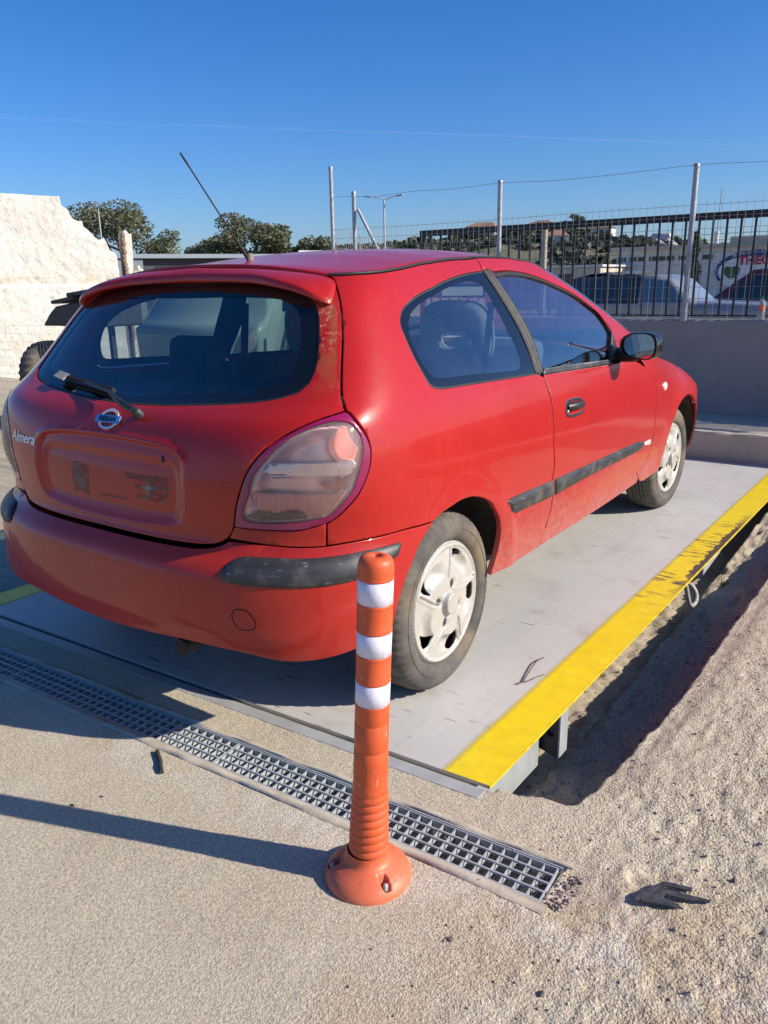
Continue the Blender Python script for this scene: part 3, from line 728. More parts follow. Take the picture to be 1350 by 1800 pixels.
# quarter windows with printed border
qw = chain(C_(o['qwin']), C_([o['qwin'][-1], o['pillar'][0]]))
qi = catmull(o['qinner'], .02, True)
for g in patch("quarter_window", surf(-.004), qw, [], .04, M['side_glass'], car, mirror=True, gap=.002, flange=.0): pass
quarter_glass = [c for c in car.children if c.name.startswith("quarter_window")]
for k, g in enumerate(quarter_glass):
    b = qw if k == 0 else mirror2(qw); ib = qi if k == 0 else mirror2(qi)
    patch("window_border", surf(-.0032), b, [ib], .03, M['frit'], g, gap=.0022, flange=0, roll=0)
    patch("window_seal", surf(-.0015), inset(b, -.0015), [inset(b, .0035)], .03, M['seal'], g, flange=.008, edge=0)
# ---- doors
belt = o['belt']; dw = o['dwin']
door_low = chain(C_(belt), C_([belt[-1], uz(1.66, .925), o['door_front'][0]]), C_(o['door_front']), C_(o['door_bot'][::-1]), C_(o['door_rear'][::-1]), [belt[0]])
doors = patch("door", surf(), door_low, [], .03, M['paint'], car, mirror=True, gap=.0028, flange=.02)
rail_pts = [(.70, 1.379), (.90, 1.374), (1.05, 1.358)]
WS_U = RA+SL+.10
a_edge = [(WS_U, z) for z in (1.33, 1.25, 1.15, 1.05, .985)]
rail_uz = [uz(y, z) for y, z in rail_pts]
frame = chain(C_([o['ditch'][-1]]+rail_uz+[a_edge[0]]), C_(a_edge), C_([a_edge[-1], uz(1.78, .935), belt[-1]]), C_([belt[-1], o['sail'][1], dw[-1]]), C_(dw[::-1]), C_([dw[0], o['pillar'][1]]), C_([o['pillar'][1], o['pillar'][0]]), C_([o['pillar'][0], o['ditch'][-1]]))
for k, d in enumerate(doors):
    mm = (lambda p: p) if k == 0 else mirror2; s = 1 if k == 0 else -1
    patch("window_frame", surf(), mm(frame), [], .03, M['paint'], d, gap=.0018, flange=.018)
    dg = chain(C_([o['pillar'][1]]+dw), C_([dw[-1], o['sail'][1], o['sail'][2]]), C_(o['dwin_bot'][::-1]), C_([o['dwin_bot'][0], o['pillar'][1]]))
    patch("door_glass", surf(-.012), mm(dg), [], .04, M['door_glass'], d, flange=0)
    patch("frame_seal", surf(-.004), mm(chain(C_([o['pillar'][1]]+dw+[o['sail'][1]]), C_([(p[0]-.012, p[1]-.012) for p in ([o['pillar'][1]]+dw+[o['sail'][1]])][::-1]))), [], .03, M['seal'], d, flange=.01, edge=0)
    patch("belt_moulding", surf(.003), mm(chain(C_(belt[:3]), C_([o['dwin_bot'][2]]+o['dwin_bot'][:2][::-1]))), [], .02, M['trim'], d, flange=.012)
    def rib(v):
        a = np.array(o['pillar'][0]); b = np.array(o['pillar'][2]); c2 = np.array(o['pillar'][1]); d2 = np.array(o['pillar'][3])
        t = np.clip((a[1]-v[:, 1])/(a[1]-b[1]), 0, 1); l = a[0]+(b[0]-a[0])*t; r = c2[0]+(d2[0]-c2[0])*t; x = (np.abs(v[:, 0])-l)/np.maximum(r-l, 1e-6)
        return .003*np.exp(-((x-.36)/.12)**2)+.004*np.exp(-((x-.72)/.10)**2)-.003*np.exp(-((x-.54)/.06)**2)
    pts = o['pillar']
    patch("pillar_trim", surf(.001, rib), mm(chain(C_([pts[0], pts[1]], .01), C_([pts[1], pts[3]]), C_([pts[3], pts[2]], .01), C_([pts[2], pts[0]]))), [], .008, M['pillar'], d, flange=.012)
    sp = [o['sail'][0], o['sail'][1], o['sail'][2], (o['sail'][2][0]-.10, o['sail'][2][1]+.012)]
    patch("mirror_sail", surf(.002), mm(chain(C_(sp[:2]), C_(sp[1:3]), C_(sp[2:]), C_([sp[3], (sp[0][0]-.05, sp[0][1]-.02), sp[0]]))), [], .02, M['black_plastic'], d, flange=.012)
    # handle: recessed cup, pull bar and lock
    hp = [uz(y, z) for y, z in ((.812, .852), (.94, .848), (.965, .838), (.975, .81), (.972, .79), (.955, .782), (.83, .784), (.80, .795), (.795, .82), (.80, .845))]
    hc = catmull(hp, .012, True)
    ha = patch("handle", surf(.003), mm(hc), [mm(inset(hc, .012))], .012, M['black_plastic'], d, flange=0)[0]
    patch("handle_cup", surf(-.004, lambda v: -.016*sm(polydist(v, mm(hc))/.03)), mm(inset(hc, .010)), [], .01, M['black_plastic'], ha, flange=0)
    c0 = P(*uz(.825, .822)); c1 = P(*uz(.955, .818))
    MB().tube([Vector(((c0[0]-.002)*s, .815, .826)), Vector(((c0[0]+.010)*s, .84, .827)), Vector(((c1[0]+.010)*s, .93, .824)), Vector(((c1[0]-.002)*s, .958, .82))], [.013, .016, .016, .012], 10).build("pull_bar", M['black_plastic'], ha)
    MB().lathe([(0, .004), (.009, .004), (.010, .0), (.010, -.01)], 16, 'X').xform(Matrix.Translation(((c0[0]+.000)*s, .822, .806)) @ Matrix.Diagonal((s, 1, 1, 1))).build("lock", M['chrome'], ha)
    # rubbing strips on door and wing
    ss = o['side_strip2']
    strip2 = chain(C_([(ss[0][0], ss[0][1]), ss[1], ss[2]]), C_([ss[2], (ss[3][0], ss[3][1]+.008), ss[3], ss[4], ss[5]], .008), C_([ss[5], ss[6], ss[7]]), C_([ss[7], ss[0]], .01))
    rd = lambda poly: (lambda v: .016*np.sqrt(np.clip(1-(1-np.clip(polydist(v, poly)/.024, 0, 1))**2, 0, 1)))
    m2 = mm(strip2)
    patch("rubbing_strip", surf(-.003, rd(m2)), m2, [], .009, M['trim'], d, flange=0, roll=0, edge=.002)
    patch("trim_badge", surf(.002), mm(C_(o['badge'])), [], .02, M['lamp_clear'], d, flange=.003)
    # door mirror on its stalk
    mir = empty("door_mirror", parent=d)
    prof = [(math.copysign(abs(math.cos(a))**.72, math.cos(a))*.088*(1.0 if math.cos(a) > 0 else .98), math.copysign(abs(math.sin(a))**.75, math.sin(a))*(.058+.008*math.cos(a))) for a in np.linspace(0, 2*math.pi, 40, endpoint=False)]
    V, F = [], []; ring = [(0.0, .97), (.012, 1.0), (.045, .98), (.075, .86), (.095, .62), (.104, .25)]
    for dy, sc in ring: V += [(x*sc+(.006*dy/.1), dy, z*sc) for x, z in prof]
    n = len(prof)
    for i in range(len(ring)-1): F += [(i*n+k, i*n+(k+1) % n, (i+1)*n+(k+1) % n, (i+1)*n+k) for k in range(n)]
    F.append(tuple((len(ring)-1)*n+k for k in range(n)))
    MW = Matrix.Diagonal((s, 1, 1, 1)) @ Matrix.Translation((.917, 1.385, 1.016)) @ Matrix.Rotation(math.radians(-8), 4, 'Z')
    MB().add(V, F, True).xform(MW).build("housing", M['black_gloss'], mir, merge=1e-5)
    V = [(x*.97, .001, z*.97) for x, z in prof]+[(x*.90, -.001, z*.88) for x, z in prof]+[(x*.885, .004, z*.865) for x, z in prof]
    F = [(k, (k+1) % n, n+(k+1) % n, n+k) for k in range(n)]+[(n+k, n+(k+1) % n, 2*n+(k+1) % n, 2*n+k) for k in range(n)]
    MB().add(V, F, True).xform(MW).build("bezel", M['black_plastic'], mir)
    V = [(x*.89, .003+.0*x, z*.87) for x, z in prof]
    MB().add(V, [tuple(range(n))]).xform(MW @ Matrix.Rotation(math.radians(-7), 4, 'Z') @ Matrix.Rotation(math.radians(3), 4, 'X')).build("mirror_glass", M['mirror'], mir)
    MB().tube([Vector((.80*s, 1.47, .975)), Vector((.84*s, 1.45, .965)), Vector((.88*s, 1.44, .968)), Vector((.91*s, 1.43, .985))], [.030, .026, .026, .030], 12).build("stalk", M['black_plastic'], mir)
    # rear part of the rubbing strip sits on the wing
    wing = [c for c in car.children if c.name.startswith("rear_wing")][k]
    s1 = o['side_strip']
    st = chain(C_([(s1[0][0]+.012, s1[0][1]-.001), s1[1]]), C_([s1[1], s1[2]], .01), C_([s1[2], s1[3]]), C_([s1[3], (s1[4][0]+.004, s1[4][1]-.012), s1[4], (s1[0][0], s1[0][1]-.010), (s1[0][0]+.012, s1[0][1]-.001)], .008))
    m1 = mm(st)
    patch("rubbing_strip", surf(-.003, rd(m1)), m1, [], .009, M['trim'], wing, flange=0, roll=0, edge=.002)
# ---- rear bumper
ar_l = [uz(-math.sqrt(.373**2-(z-.30)**2), z) for z in (.60, .55, .48, .41, .355, .335)]
bb = [ar_l[-1], (.90, .335), (.827, .334), (.755, .326), (.70, .321), (.632, .318), (.571, .322), (.494, .335), (.424, .338), (.30, .337), (.12, .324), (0, .32)]
bhalf = chain(C_([(0, .604), (.118, .604), (.252, .605), (.337, .608), (.381, .616), (.402, .626), (.412, .634)], .02), C_(o['trim_bot'][::-1][1:]), C_([o['trim_bot'][0]]+o['q_seam'][1:]), C_([o['q_seam'][-1]]+ar_l, .02), C_(bb))
strip = chain(C_(o['strip_r'][:9] + [o['strip_r'][9]], .012), C_([o['strip_r'][9], o['strip_r'][10], o['strip_r'][11]], .01), C_(o['strip_r'][11:], .012), C_([o['strip_r'][-1], o['strip_r'][0]], .01))
def bump_disp(v):
    a = np.abs(v[:, 0]); q = np.stack([a, v[:, 1]], 1)
    d = np.zeros(len(v)); m = (a > .38) & (a < 1.05) & (v[:, 1] > .48)
    if m.any():
        pass
    # the lower corners flare out below a diagonal crease
    zc = .40+.10*np.clip((a-.55)/.35, 0, 1)-.06*np.clip((.55-a)/.3, 0, 1)
    d = d + .012*sm((zc-v[:, 1])/.06+.5)*sm((a-.40)/.20)*sm((1.06-a)/.20)
    d = d - .006*sm((v[:, 1]-.370)/-.05+.5)*sm((.46-a)/.16)
    return d
bkeep = []
bump = patch("rear_bumper", surf(-.001, bump_disp), chain(bhalf, mirror2(bhalf)), [], .022, M['paint'], car, gap=.002, flange=.03, keep=bkeep)[0]
for sgn in (1, -1):
    sp = strip if sgn > 0 else mirror2(strip)
    patch("bumper_strip", surf(-.004, lambda v: .014*np.sqrt(np.clip(1-(1-np.clip(polydist(v, sp)/.030, 0, 1))**2, 0, 1))), inset(sp, .002), [], .011, M['trim'], bump, flange=0, roll=0, edge=.002)
tq = [(.470, .468), (.492, .468), (.505, .458), (.517, .436), (.519, .424), (.512, .412), (.490, .407), (.474, .410), (.462, .430), (.458, .452)]
tow = catmull(tq, .006, True)
patch("tow_eye_cover", surf(.0008, bump_disp), inset(tow, .0012), [], .015, M['paint'], bump, flange=.004)
patch("cover_joint", surf(.0003, bump_disp), inset(tow, -.0002), [], .015, M['gap'], bump, flange=0, roll=0, edge=0)
# ---- sills, front wings, front bumper, bonnet, windscreen
sill = chain(C_(o['door_bot']), C_([o['door_bot'][-1], uz(1.84, .335), uz(1.83, .302)]), C_([uz(1.83, .302), uz(1.3, .298), uz(.65, .306)]), C_([uz(.65, .306), uz(.655, .345), o['door_bot'][0]]))
patch("sill", surf(-.003), sill, [], .03, M['paint'], car, mirror=True, gap=.0015, flange=.03)
fa = [uz(2.535+.362*math.cos(t), .30+.362*math.sin(t)*(1.0)) for t in np.radians([178, 170, 155, 140, 120, 100, 80, 62, 50])]
hood_e = [(1.70, .945), (1.95, .925), (2.25, .885), (2.55, .835), (2.80, .775)]
fend = chain(C_(o['door_front'][::-1]), C_([o['door_front'][0], uz(1.72, .938)]), C_([uz(y, z) for y, z in hood_e]), C_([uz(2.80, .775), uz(2.90, .70), uz(2.88, .645)]), C_([uz(2.88, .645), uz(2.80, .60), fa[-1]]), C_(fa[::-1], .02), C_([fa[0], uz(2.12, .295), uz(1.90, .295), o['door_front'][-1]]))
wings = patch("front_wing", surf(), fend, [], .03, M['paint'], car, mirror=True, gap=.0022, flange=.02)
for k, w in enumerate(wings):
    s = 1 if k == 0 else -1; c = P(*uz(2.135, .755))
    MB().lathe([(0, .010), (.012, .009), (.021, .005), (.024, -.002)], 20, 'X').xform(Matrix.Translation((c[0]*s, c[1], c[2])) @ Matrix.Diagonal((s, 1.35, 1, 1))).build("side_indicator", M['indicator'], w)
FC = RA+SL+FA
fb = chain(C_([uz(2.88, .645), (FC-.45, .655), (FC, .66)]), [(FC, .24)], C_([(FC, .24), (FC-.5, .25), uz(2.93, .28), uz(2.893, .32)]), C_([uz(2.535+.362*math.cos(t), .30+.362*math.sin(t)) for t in np.radians([4, 20, 36, 50])], .02), C_([uz(2.80, .60), uz(2.88, .645)]))
patch("front_bumper", surf(), fb, [], .04, M['paint'], car, mirror=True, edge=0, roll=0, flange=.01)
patch("headlamp", surf(-.001), C_([uz(2.885, .65), uz(2.915, .70), uz(2.83, .765), (FC-.55, .76), (FC-.5, .662), uz(2.885, .65)])[:-1], [], .03, M['indicator'], car, mirror=True, flange=.01, gap=.002)
patch("front_strip", surf(.006), C_([uz(2.93, .54), (FC-.6, .54), (FC-.6, .49), uz(2.93, .49)])+[], [], .03, M['trim'], car, mirror=True, flange=.008)
rows = []
for y, z in hood_e+[(2.98, .735)]:
    e = P(*uz(y, z)); rows.append([(e[0]*t, y+.28*(1-abs(t)**2.4)*np.clip((y-2.3)/.7, 0, 1), z+.062*(1-abs(t)**2.2)*(1-.7*np.clip((y-2.5)/.5, 0, 1))) for t in np.linspace(-1, 1, 21)])
e = rows[-1]; rows.append([(x*.97, y+.02, z-.09) for x, y, z in e])
V = [p for r in rows for p in r]; F = [(i*21+k, i*21+k+1, (i+1)*21+k+1, (i+1)*21+k) for i in range(len(rows)-1) for k in range(20)]
MB().add(V, F, True).build("bonnet", M['paint'], car)
ws = C_([(WS_U, 1.335), (WS_U+.3, 1.348), (FC, 1.36)])+C_([(FC, .99), (WS_U+.3, .985), (WS_U, .98)])
patch("windscreen", surf(-.003), ws, [], .05, M['windscreen'], car, mirror=True, edge=0, roll=0, flange=0)
patch("scuttle", surf(-.004), C_([(WS_U-.1, .935), (WS_U, .985), (WS_U+.3, .99), (FC, .995)])+[(FC, .91), (WS_U+.3, .91)], [], .05, M['black_plastic'], car, mirror=True, edge=0, roll=0, flange=0)
# ---- roof skin, drip channels
def roof_surface(uA, uC, drop=0., inset_=0.):
    rail = [o['ditch'][0]]+o['ditch'][1:]+rail_uz+[(WS_U, 1.335)]
    rail = catmull(rail, .04); E = np.array([P(*p) for p in rail])
    L = np.concatenate([[0], np.cumsum(np.linalg.norm(np.diff(E, axis=0), axis=1))]); s = np.linspace(0, L[-1], 46)
    E = np.stack([np.interp(s, L, E[:, i]) for i in range(3)], 1); f = s/L[-1]
    E[0] = P(*o['ditch'][0])
    crown = np.interp(f, [0, .12, .45, .75, 1], [.040, .044, .050, .046, .016]); bow = np.interp(f, [0, .08, .3, .6, .8, 1], [-.035, -.02, 0, .05, .16, .34])
    T = np.linspace(-1, 1, 41)
    R = np.array([[(e[0]*(1-inset_)*t, e[1]+b*(1-t*t), e[2]+c*(1-abs(t)**2.3)-drop) for t in T] for e, c, b in zip(E, crown, bow)])
    return R
R_ = roof_surface(0, 0, -.002, .030)
nr, nc = R_.shape[:2]
V = R_.reshape(-1, 3); F = [(i*nc+k, i*nc+k+1, (i+1)*nc+k+1, (i+1)*nc+k) for i in range(nr-1) for k in range(nc-1)]
rf = mesh_from("roof", V, F, True); roof = link("roof", rf, M['paint'], car)
md = roof.modifiers.new("thickness", 'SOLIDIFY'); md.thickness = .012; md.offset = -1
R2 = roof_surface(0, 0, .03, .05); V = R2.reshape(-1, 3)
link("headlining", mesh_from("headlining", V, [f[::-1] for f in F], True), M['lining'], car)
for s in (1, -1):
    G = roof_surface(0, 0, 0, .012)[:, -1]*[s, 1, 1]
    MB().tube([Vector(g)+Vector((0, 0, .0015)) for g in G], [.0048]*len(G), 8).build("drip_moulding", M['seal'], car)
# ---- roof spoiler
key = [(0, (0, -.236, 1.352), (0, -.270, 1.337), (0, -.278, 1.311)), (.42, (.26, -.226, 1.343), (.27, -.285, 1.329), (.27, -.292, 1.303)), (.68, (.41, -.213, 1.330), (.42, -.305, 1.309), (.42, -.312, 1.286)),
       (.84, (.485, -.207, 1.319), (.505, -.303, 1.286), (.51, -.308, 1.264)), (.94, (.525, -.206, 1.309), (.551, -.289, 1.264), (.556, -.294, 1.246)), (1.0, (.545, -.214, 1.294), (.573, -.268, 1.256), (.572, -.280, 1.240))]
ks = [k[0] for k in key]; fA, fL, fB = [[pchip(ks, [k[j][i] for k in key]) for i in range(3)] for j in (1, 2, 3)]
V, F = [], []; S = np.linspace(-1, 1, 61)
for s in S:
    a = abs(s); g = 1 if s >= 0 else -1
    A, L, B = [np.array([float(f(a)) for f in q]) for q in (fA, fL, fB)]
    mid = (A*.5+L*.5)+[0, 0, .005]; lo = L*.25+B*.75+[0, -.002, 0]; U = B+[-.01*(a > .9), .075, -.004]; up = L*.9+B*.1+np.array([0, -.005, -.002])
    for q in (A, A*.75+L*.25+[0, 0, .004], mid, A*.2+L*.8+[0, 0, .003], L, up, lo, B, B*.5+U*.5+[0, 0, .004], U): V.append((q[0]*g, q[1], q[2]))
m = 10
for i in range(len(S)-1): F += [(i*m+k, (i+1)*m+k, (i+1)*m+k+1, i*m+k+1) for k in range(m-1)]
F += [tuple(range(m)), tuple((len(S)-1)*m+k for k in range(m))[::-1]]
sp_ = MB().add(V, F, True).build("roof_spoiler", M['paint'], car, merge=1e-5)
# ---- aerial
ant = empty("aerial", parent=car)
ab = Vector((0, .0087, 1.372)); at_ = Vector((0, -.2636, 1.6862)); ad = (at_-ab).normalized()
MB().lathe([(.0, .030), (.008, .029), (.013, .012), (.017, -.006)], 16, 'Z', ab).build("aerial_base", simple("aerial_base_rubber", (.20, .17, .14), .7), ant)
MB().tube([ab+ad*.02, ab+ad*.07, ab+ad*.10, ab+ad*.12], [.0065, .0055, .0038, .0028], 8).build("aerial_spring", M['seal'], ant)
MB().tube([ab+ad*.11, ab+ad*.36, ab+ad*.385, at_], [.0024, .0024, .0034, .0032], 8).build("aerial_rod", M['seal'], ant)
# ---- rear wiper
wp = empty("rear_wiper", parent=car)
def onP(u, z, off): return Vector(P(u, z)+off*N(u, z))
pv = onP(.112, .942, 0)
MB().lathe([(0, .026), (.012, .026), (.0145, .02), (.0145, .0)], 18, 'Z').xform(Matrix.Translation(pv) @ Vector(N(.112, .942)).to_track_quat('Z', 'Y').to_matrix().to_4x4()).build("wiper_pivot", M['trim'], wp)
arm = [onP(.108, .942, .024), onP(.07, .947, .03), onP(.02, .957, .03), onP(-.05, .974, .026), onP(-.155, .988, .022), onP(-.22, .998, .016)]
MB().tube(arm, [.011, .011, .009, .006, .005, .004], 8).build("wiper_arm", M['black_plastic'], wp)
bl = [onP(-.06, .985, .014), onP(-.15, .994, .014), onP(-.25, 1.003, .014), onP(-.345, 1.010, .014)]
b_ = MB()
for p, q in zip(bl[:-1], bl[1:]): b_.bar(p, q, .010, .016, N(-.2, 1.0))
b_.build("wiper_blade", M['seal'], wp)
MB().bar(onP(-.30, 1.003, .021), onP(-.355, 1.012, .019), .028, .005, N(-.3, 1.0)).build("blade_label", simple("label_paper", (.30, .29, .27), .8), wp)
# ---- badges
def text_mesh(s, size, shear=0., bold=0., space=1.0):
    cu = bpy.data.curves.new("lettering", 'FONT'); cu.body = s; cu.size = size; cu.shear = shear; cu.offset = bold; cu.space_character = space
    cu.align_x = 'CENTER'; cu.align_y = 'CENTER'; cu.resolution_u = 3
    ob = bpy.data.objects.new("lettering", cu); COL.objects.link(ob); bpy.context.view_layer.update()
    me = ob.evaluated_get(bpy.context.evaluated_depsgraph_get()).to_mesh()
    V = np.array([v.co[:] for v in me.vertices]); F = [tuple(p.vertices) for p in me.polygons]
    bpy.data.objects.remove(ob); bpy.data.curves.remove(cu)
    return V, F
def on_body(name, V2, F, uc, zc, off, thick, mat, parent, su=1.0):
    """flat letters or shapes laid on the body, with thickness"""
    v = np.array(V2)[:, :2]; k = len(v)
    U, Z = uc+v[:, 0]*su, zc+v[:, 1]
    A = P(U, Z); n = N(U, Z); V = np.concatenate([A+n*(off+thick), A+n*off])
    cnt = {}
    for f in F:
        for a, b in zip(f, f[1:]+f[:1]): cnt[(a, b)] = cnt.get((a, b), 0)+1
    FF = list(F)+[(b, a, a+k, b+k) for (a, b) in cnt if (b, a) not in cnt]
    return link(name, mesh_from(name, V, FF), mat, parent)
em = empty("badge", parent=car)
ring = [(.040*math.cos(a), .0265*math.sin(a)) for a in np.linspace(0, 2*math.pi, 40, endpoint=False)]; rin = [(x*.84, y*.78) for x, y in ring]
v, T, _, _ = fill2d(ring, [rin], .01, edge=0); on_body("badge_ring", v, [tuple(t) for t in T], .0, .9215, .002, .004, M['badge_ring'], em)
bar_ = [(-.050, -.0095), (.050, -.0095), (.050, .0095), (-.050, .0095)]
v, T, _, _ = fill2d([p for a, b in zip(bar_, bar_[1:]+bar_[:1]) for p in C_([a, b], .01)[:-1]], [], .01, edge=0); on_body("badge_bar", v, [tuple(t) for t in T], .0, .9215, .005, .003, M['blue'], em)
V, F = text_mesh("NISSAN", .0185, 0, .0006, 1.05); on_body("badge_letters", V, F, .0, .9215, .0082, .001, M['navy'], em, 1.12)
V, F = text_mesh("Almera", .046, .25, .0008); on_body("model_lettering", V, F, -.372, .831, .0005, .003, M['badge_ring'], car, 1.0)
# glue marks where the plate used to be
rng = random.Random(4)
def ragged(u0, z0, u1, z1, r=.006):
    pts = [(u0, z0), (u1, z0), (u1, z1), (u0, z1)]
    out = []
    for a, b in zip(pts, pts[1:]+pts[:1]):
        for q in C_([a, b], .012)[:-1]: out.append((q[0]+rng.uniform(-r, r), q[1]+rng.uniform(-r, r)))
    return out
for (a, b, c, d, r) in ((-.145, .695, -.075, .787, .006), (.085, .768, .235, .786, .004), (.12, .742, .215, .752, .0025), (.12, .712, .225, .722, .0025), (.165, .725, .232, .77, .007), (-.03, .697, .085, .704, .002)):
    patch("plate_residue", surf(.0012, hatch_disp), ragged(a, b, c, d, r), [], .02, M['residue'], car, edge=0, roll=0, flange=.001)
MB().lathe([(0, .004), (.006, .003), (.0075, 0)], 12, 'Z').xform(Matrix.Translation(onP(.222, .838, -.012)) @ Vector(N(.222, .838)).to_track_quat('Z', 'Y').to_matrix().to_4x4() @ Matrix.Diagonal((1, 1.5, 1, 1))).build("tailgate_lock", M['seal'], car)

# ---- wheels
RT = .298
def make_wheel():
    w = empty("wheel", parent=car)
    hw = .0925
    prof = [(.203, hw-.022), (.210, hw-.010), (.222, hw-.002), (.240, hw+.001), (.258, hw-.001), (.272, hw-.007), (.283, hw-.015), (.290, hw-.024), (.2945, hw-.036), (.297, hw-.052), (.298, hw-.062)]
    seg = 240; V, F = [], []; full = prof+[(.298, -hw+.062)]+[(r, -x) for r, x in prof[::-1][1:]]
    nt = 60
    for k in range(seg):
        a = 2*math.pi*k/seg
        for j, (r, x) in enumerate(full):
            cut = (k % 4 == 0) and (abs(x) > hw-.056) and r > .2815
            cut = cut or ((k+2) % 4 == 0 and abs(x) < hw-.04 and False)
            rr = r-(.0055 if cut else 0)
            if abs(z0 := r-.203) < 1e-6: rr = r
            V.append((x, rr*math.sin(a), rr*math.cos(a)))
    m = len(full)
    for k in range(seg): F += [(k*m+i, ((k+1) % seg)*m+i, ((k+1) % seg)*m+i+1, k*m+i+1) for i in range(m-1)]
    me = mesh_from("tyre", V, F, True); t = link("tyre", me, M['tyre'], w)
    me.materials.append(M['tread'])
    mi = np.array([1 if i % (m-1) in range(7, m-1-7) else 0 for i in range(len(me.polygons))]); me.polygons.foreach_set('material_index', mi)
    # circumferential grooves as dark inset rings
    g = MB()
    for x in (-.03, -.01, .01, .03): g.lathe([(.2984, x-.004), (.2984, x+.004)], 96, 'X')
    g.build("tread_grooves", M['seal'], t)
    MB().lathe([(.2435, hw+.0015), (.2455, hw+.0035), (.2475, hw+.0012)], 120, 'X').build("sidewall_rib", M['tyre'], t)
    # steel wheel and drum behind the cover
    MB().lathe([(.205, hw-.02), (.196, hw-.030), (.188, hw-.06), (.185, -.06)], 64, 'X').build("rim", M['rust'], w)
    MB().lathe([(.188, .02), (.12, .030), (.06, .045), (0, .045)], 48, 'X').build("drum", M['rust'], w)
    # plastic cover: five swirled openings, four nut holes, raised centre
    RC = .203; dx = hw-.012
    def pol(r, th): return (r*math.sin(th), r*math.cos(th))           # (y, z), th clockwise seen from outside
    outer = [pol(RC, a) for a in np.linspace(0, 2*math.pi, 120, endpoint=False)]
    holes = []; th0 = [math.radians(12+72*i) for i in range(5)]
    def hole(t0, grow=0.):
        pts = [(.122, 0), (.138, -1), (.161, -1.2), (.174, 1.5), (.177, 9), (.173, 18), (.164, 22), (.154, 16), (.140, 7)]
        return catmull([pol(r+(grow if r > .15 else -grow), t0+math.radians(d)) for r, d in pts], .008, True)
    holes = [hole(t) for t in th0]
    nuts = [catmull([pol(.0635+.017*math.cos(b), a+.19*math.sin(b)) for b in np.linspace(0, 2*math.pi, 10, endpoint=False)], .006, True) for a in np.radians([20, 110, 200, 290])]
    def cov(v):
        y, z = v[:, 0], v[:, 1]; r = np.hypot(y, z); th = np.arctan2(y, z)
        d = .012-.016*np.clip(r/RC, 0, 1)**2.2
        d = d+.006*sm((r-.182)/.010)-.009*sm((r-.1945)/.008)                       # rim lip
        d = d+.014*sm((.040-r)/.006)-.004*sm((.052-r)/.01)*sm((r-.038)/.004)      # centre cap
        for t0 in th0:
            dt = (th-t0+math.pi) % (2*math.pi)-math.pi; dg = np.degrees(dt)
            # scoop that trails away from the opening, and a raised crease beside it
            rc = .150-.0006*np.clip(dg-10, 0, 60)
            w_ = .030
            sc = np.clip(1-((r-rc)/w_)**2, 0, 1)*sm((dg+4)/8)*sm((54-dg)/28)
            d = d-.019*sc
            a = np.array(pol(.072, t0-math.radians(22))); b = np.array(pol(.178, t0-math.radians(6)))
            ab2 = b-a; tt = np.clip(((np.stack([y, z], 1)-a)@ab2)/(ab2@ab2), 0, 1); q = np.linalg.norm(np.stack([y, z], 1)-(a+tt[:, None]*ab2), axis=1)
            d = d-.006*np.exp(-(q/.0036)**2)*sm(tt*3)+.004*np.exp(-((q-.008)/.004)**2)*sm(tt*3)
        for nh in nuts:
            d = d-.004*sm((.008-polydist(v, nh))/.008)
        return np.stack([dx+d, y, z], 1)
    kp = []
    for t0 in th0:
        a = np.array(pol(.072, t0-math.radians(22))); b = np.array(pol(.178, t0-math.radians(6))); ab2 = b-a; pn = np.array([-ab2[1], ab2[0]])/np.linalg.norm(ab2)
        kp += [tuple(a+ab2*s+pn*g) for s in np.linspace(0, 1, 20) for g in (-.008, -.004, -.002, 0, .002, .004, .008)]
    kp += [pol(r, a) for r in (.034, .036, .038, .040, .042) for a in np.linspace(0, 2*math.pi, 72, endpoint=False)]+[pol(r, a) for r in (.181, .184, .187, .190, .193, .1955, .198, .2005) for a in np.linspace(0, 2*math.pi, 120, endpoint=False)]
    patch("wheel_cover", cov, outer, holes+nuts, .007, M['cover'], w, edge=.0015, roll=.001, flange=.022, keep=kp)
    nb = MB()
    for a in np.radians([20, 110, 200, 290]): nb.lathe([(0, .062), (.008, .062), (.009, .055), (.009, .04)], 6, 'X', (0, .0635*math.sin(a), .0635*math.cos(a)))
    nb.build("wheel_nuts", M['cover'], w)
    return w
def copy_tree(src, parent):
    c = src.copy(); COL.objects.link(c); c.parent = parent
    for ch in src.children: copy_tree(ch, c)
    return c
w0 = make_wheel()
XW = .806-.0925-.006
for i, (x, y, rz, spin) in enumerate(((XW, 0, 0, 0), (XW, 2.535, -3, 47), (-XW, 0, 180, 20), (-XW, 2.535, 177, 80))):
    w = w0 if i == 0 else copy_tree(w0, car)
    w.location = (x, y, RT-.002)
    w.rotation_euler = (Matrix.Rotation(math.radians(rz), 4, 'Z') @ Matrix.Rotation(math.radians(spin), 4, 'X')).to_euler()
# arch liners
for yc in (0, 2.535):
    for s in (1, -1):
        V, F = [], []; n = 26; A = np.linspace(math.radians(6), math.radians(174), n)
        for x in (.815, .80, .52):
            for a in A: V.append((x*s, yc+.375*math.cos(a), .30+.375*math.sin(a)))
        F = [(j*n+i, j*n+i+1, (j+1)*n+i+1, (j+1)*n+i) for j in range(2) for i in range(n-1)]
        F.append(tuple(2*n+i for i in range(n)))
        MB().add(V, F).build("wheel_arch_liner", M['arch'], car)
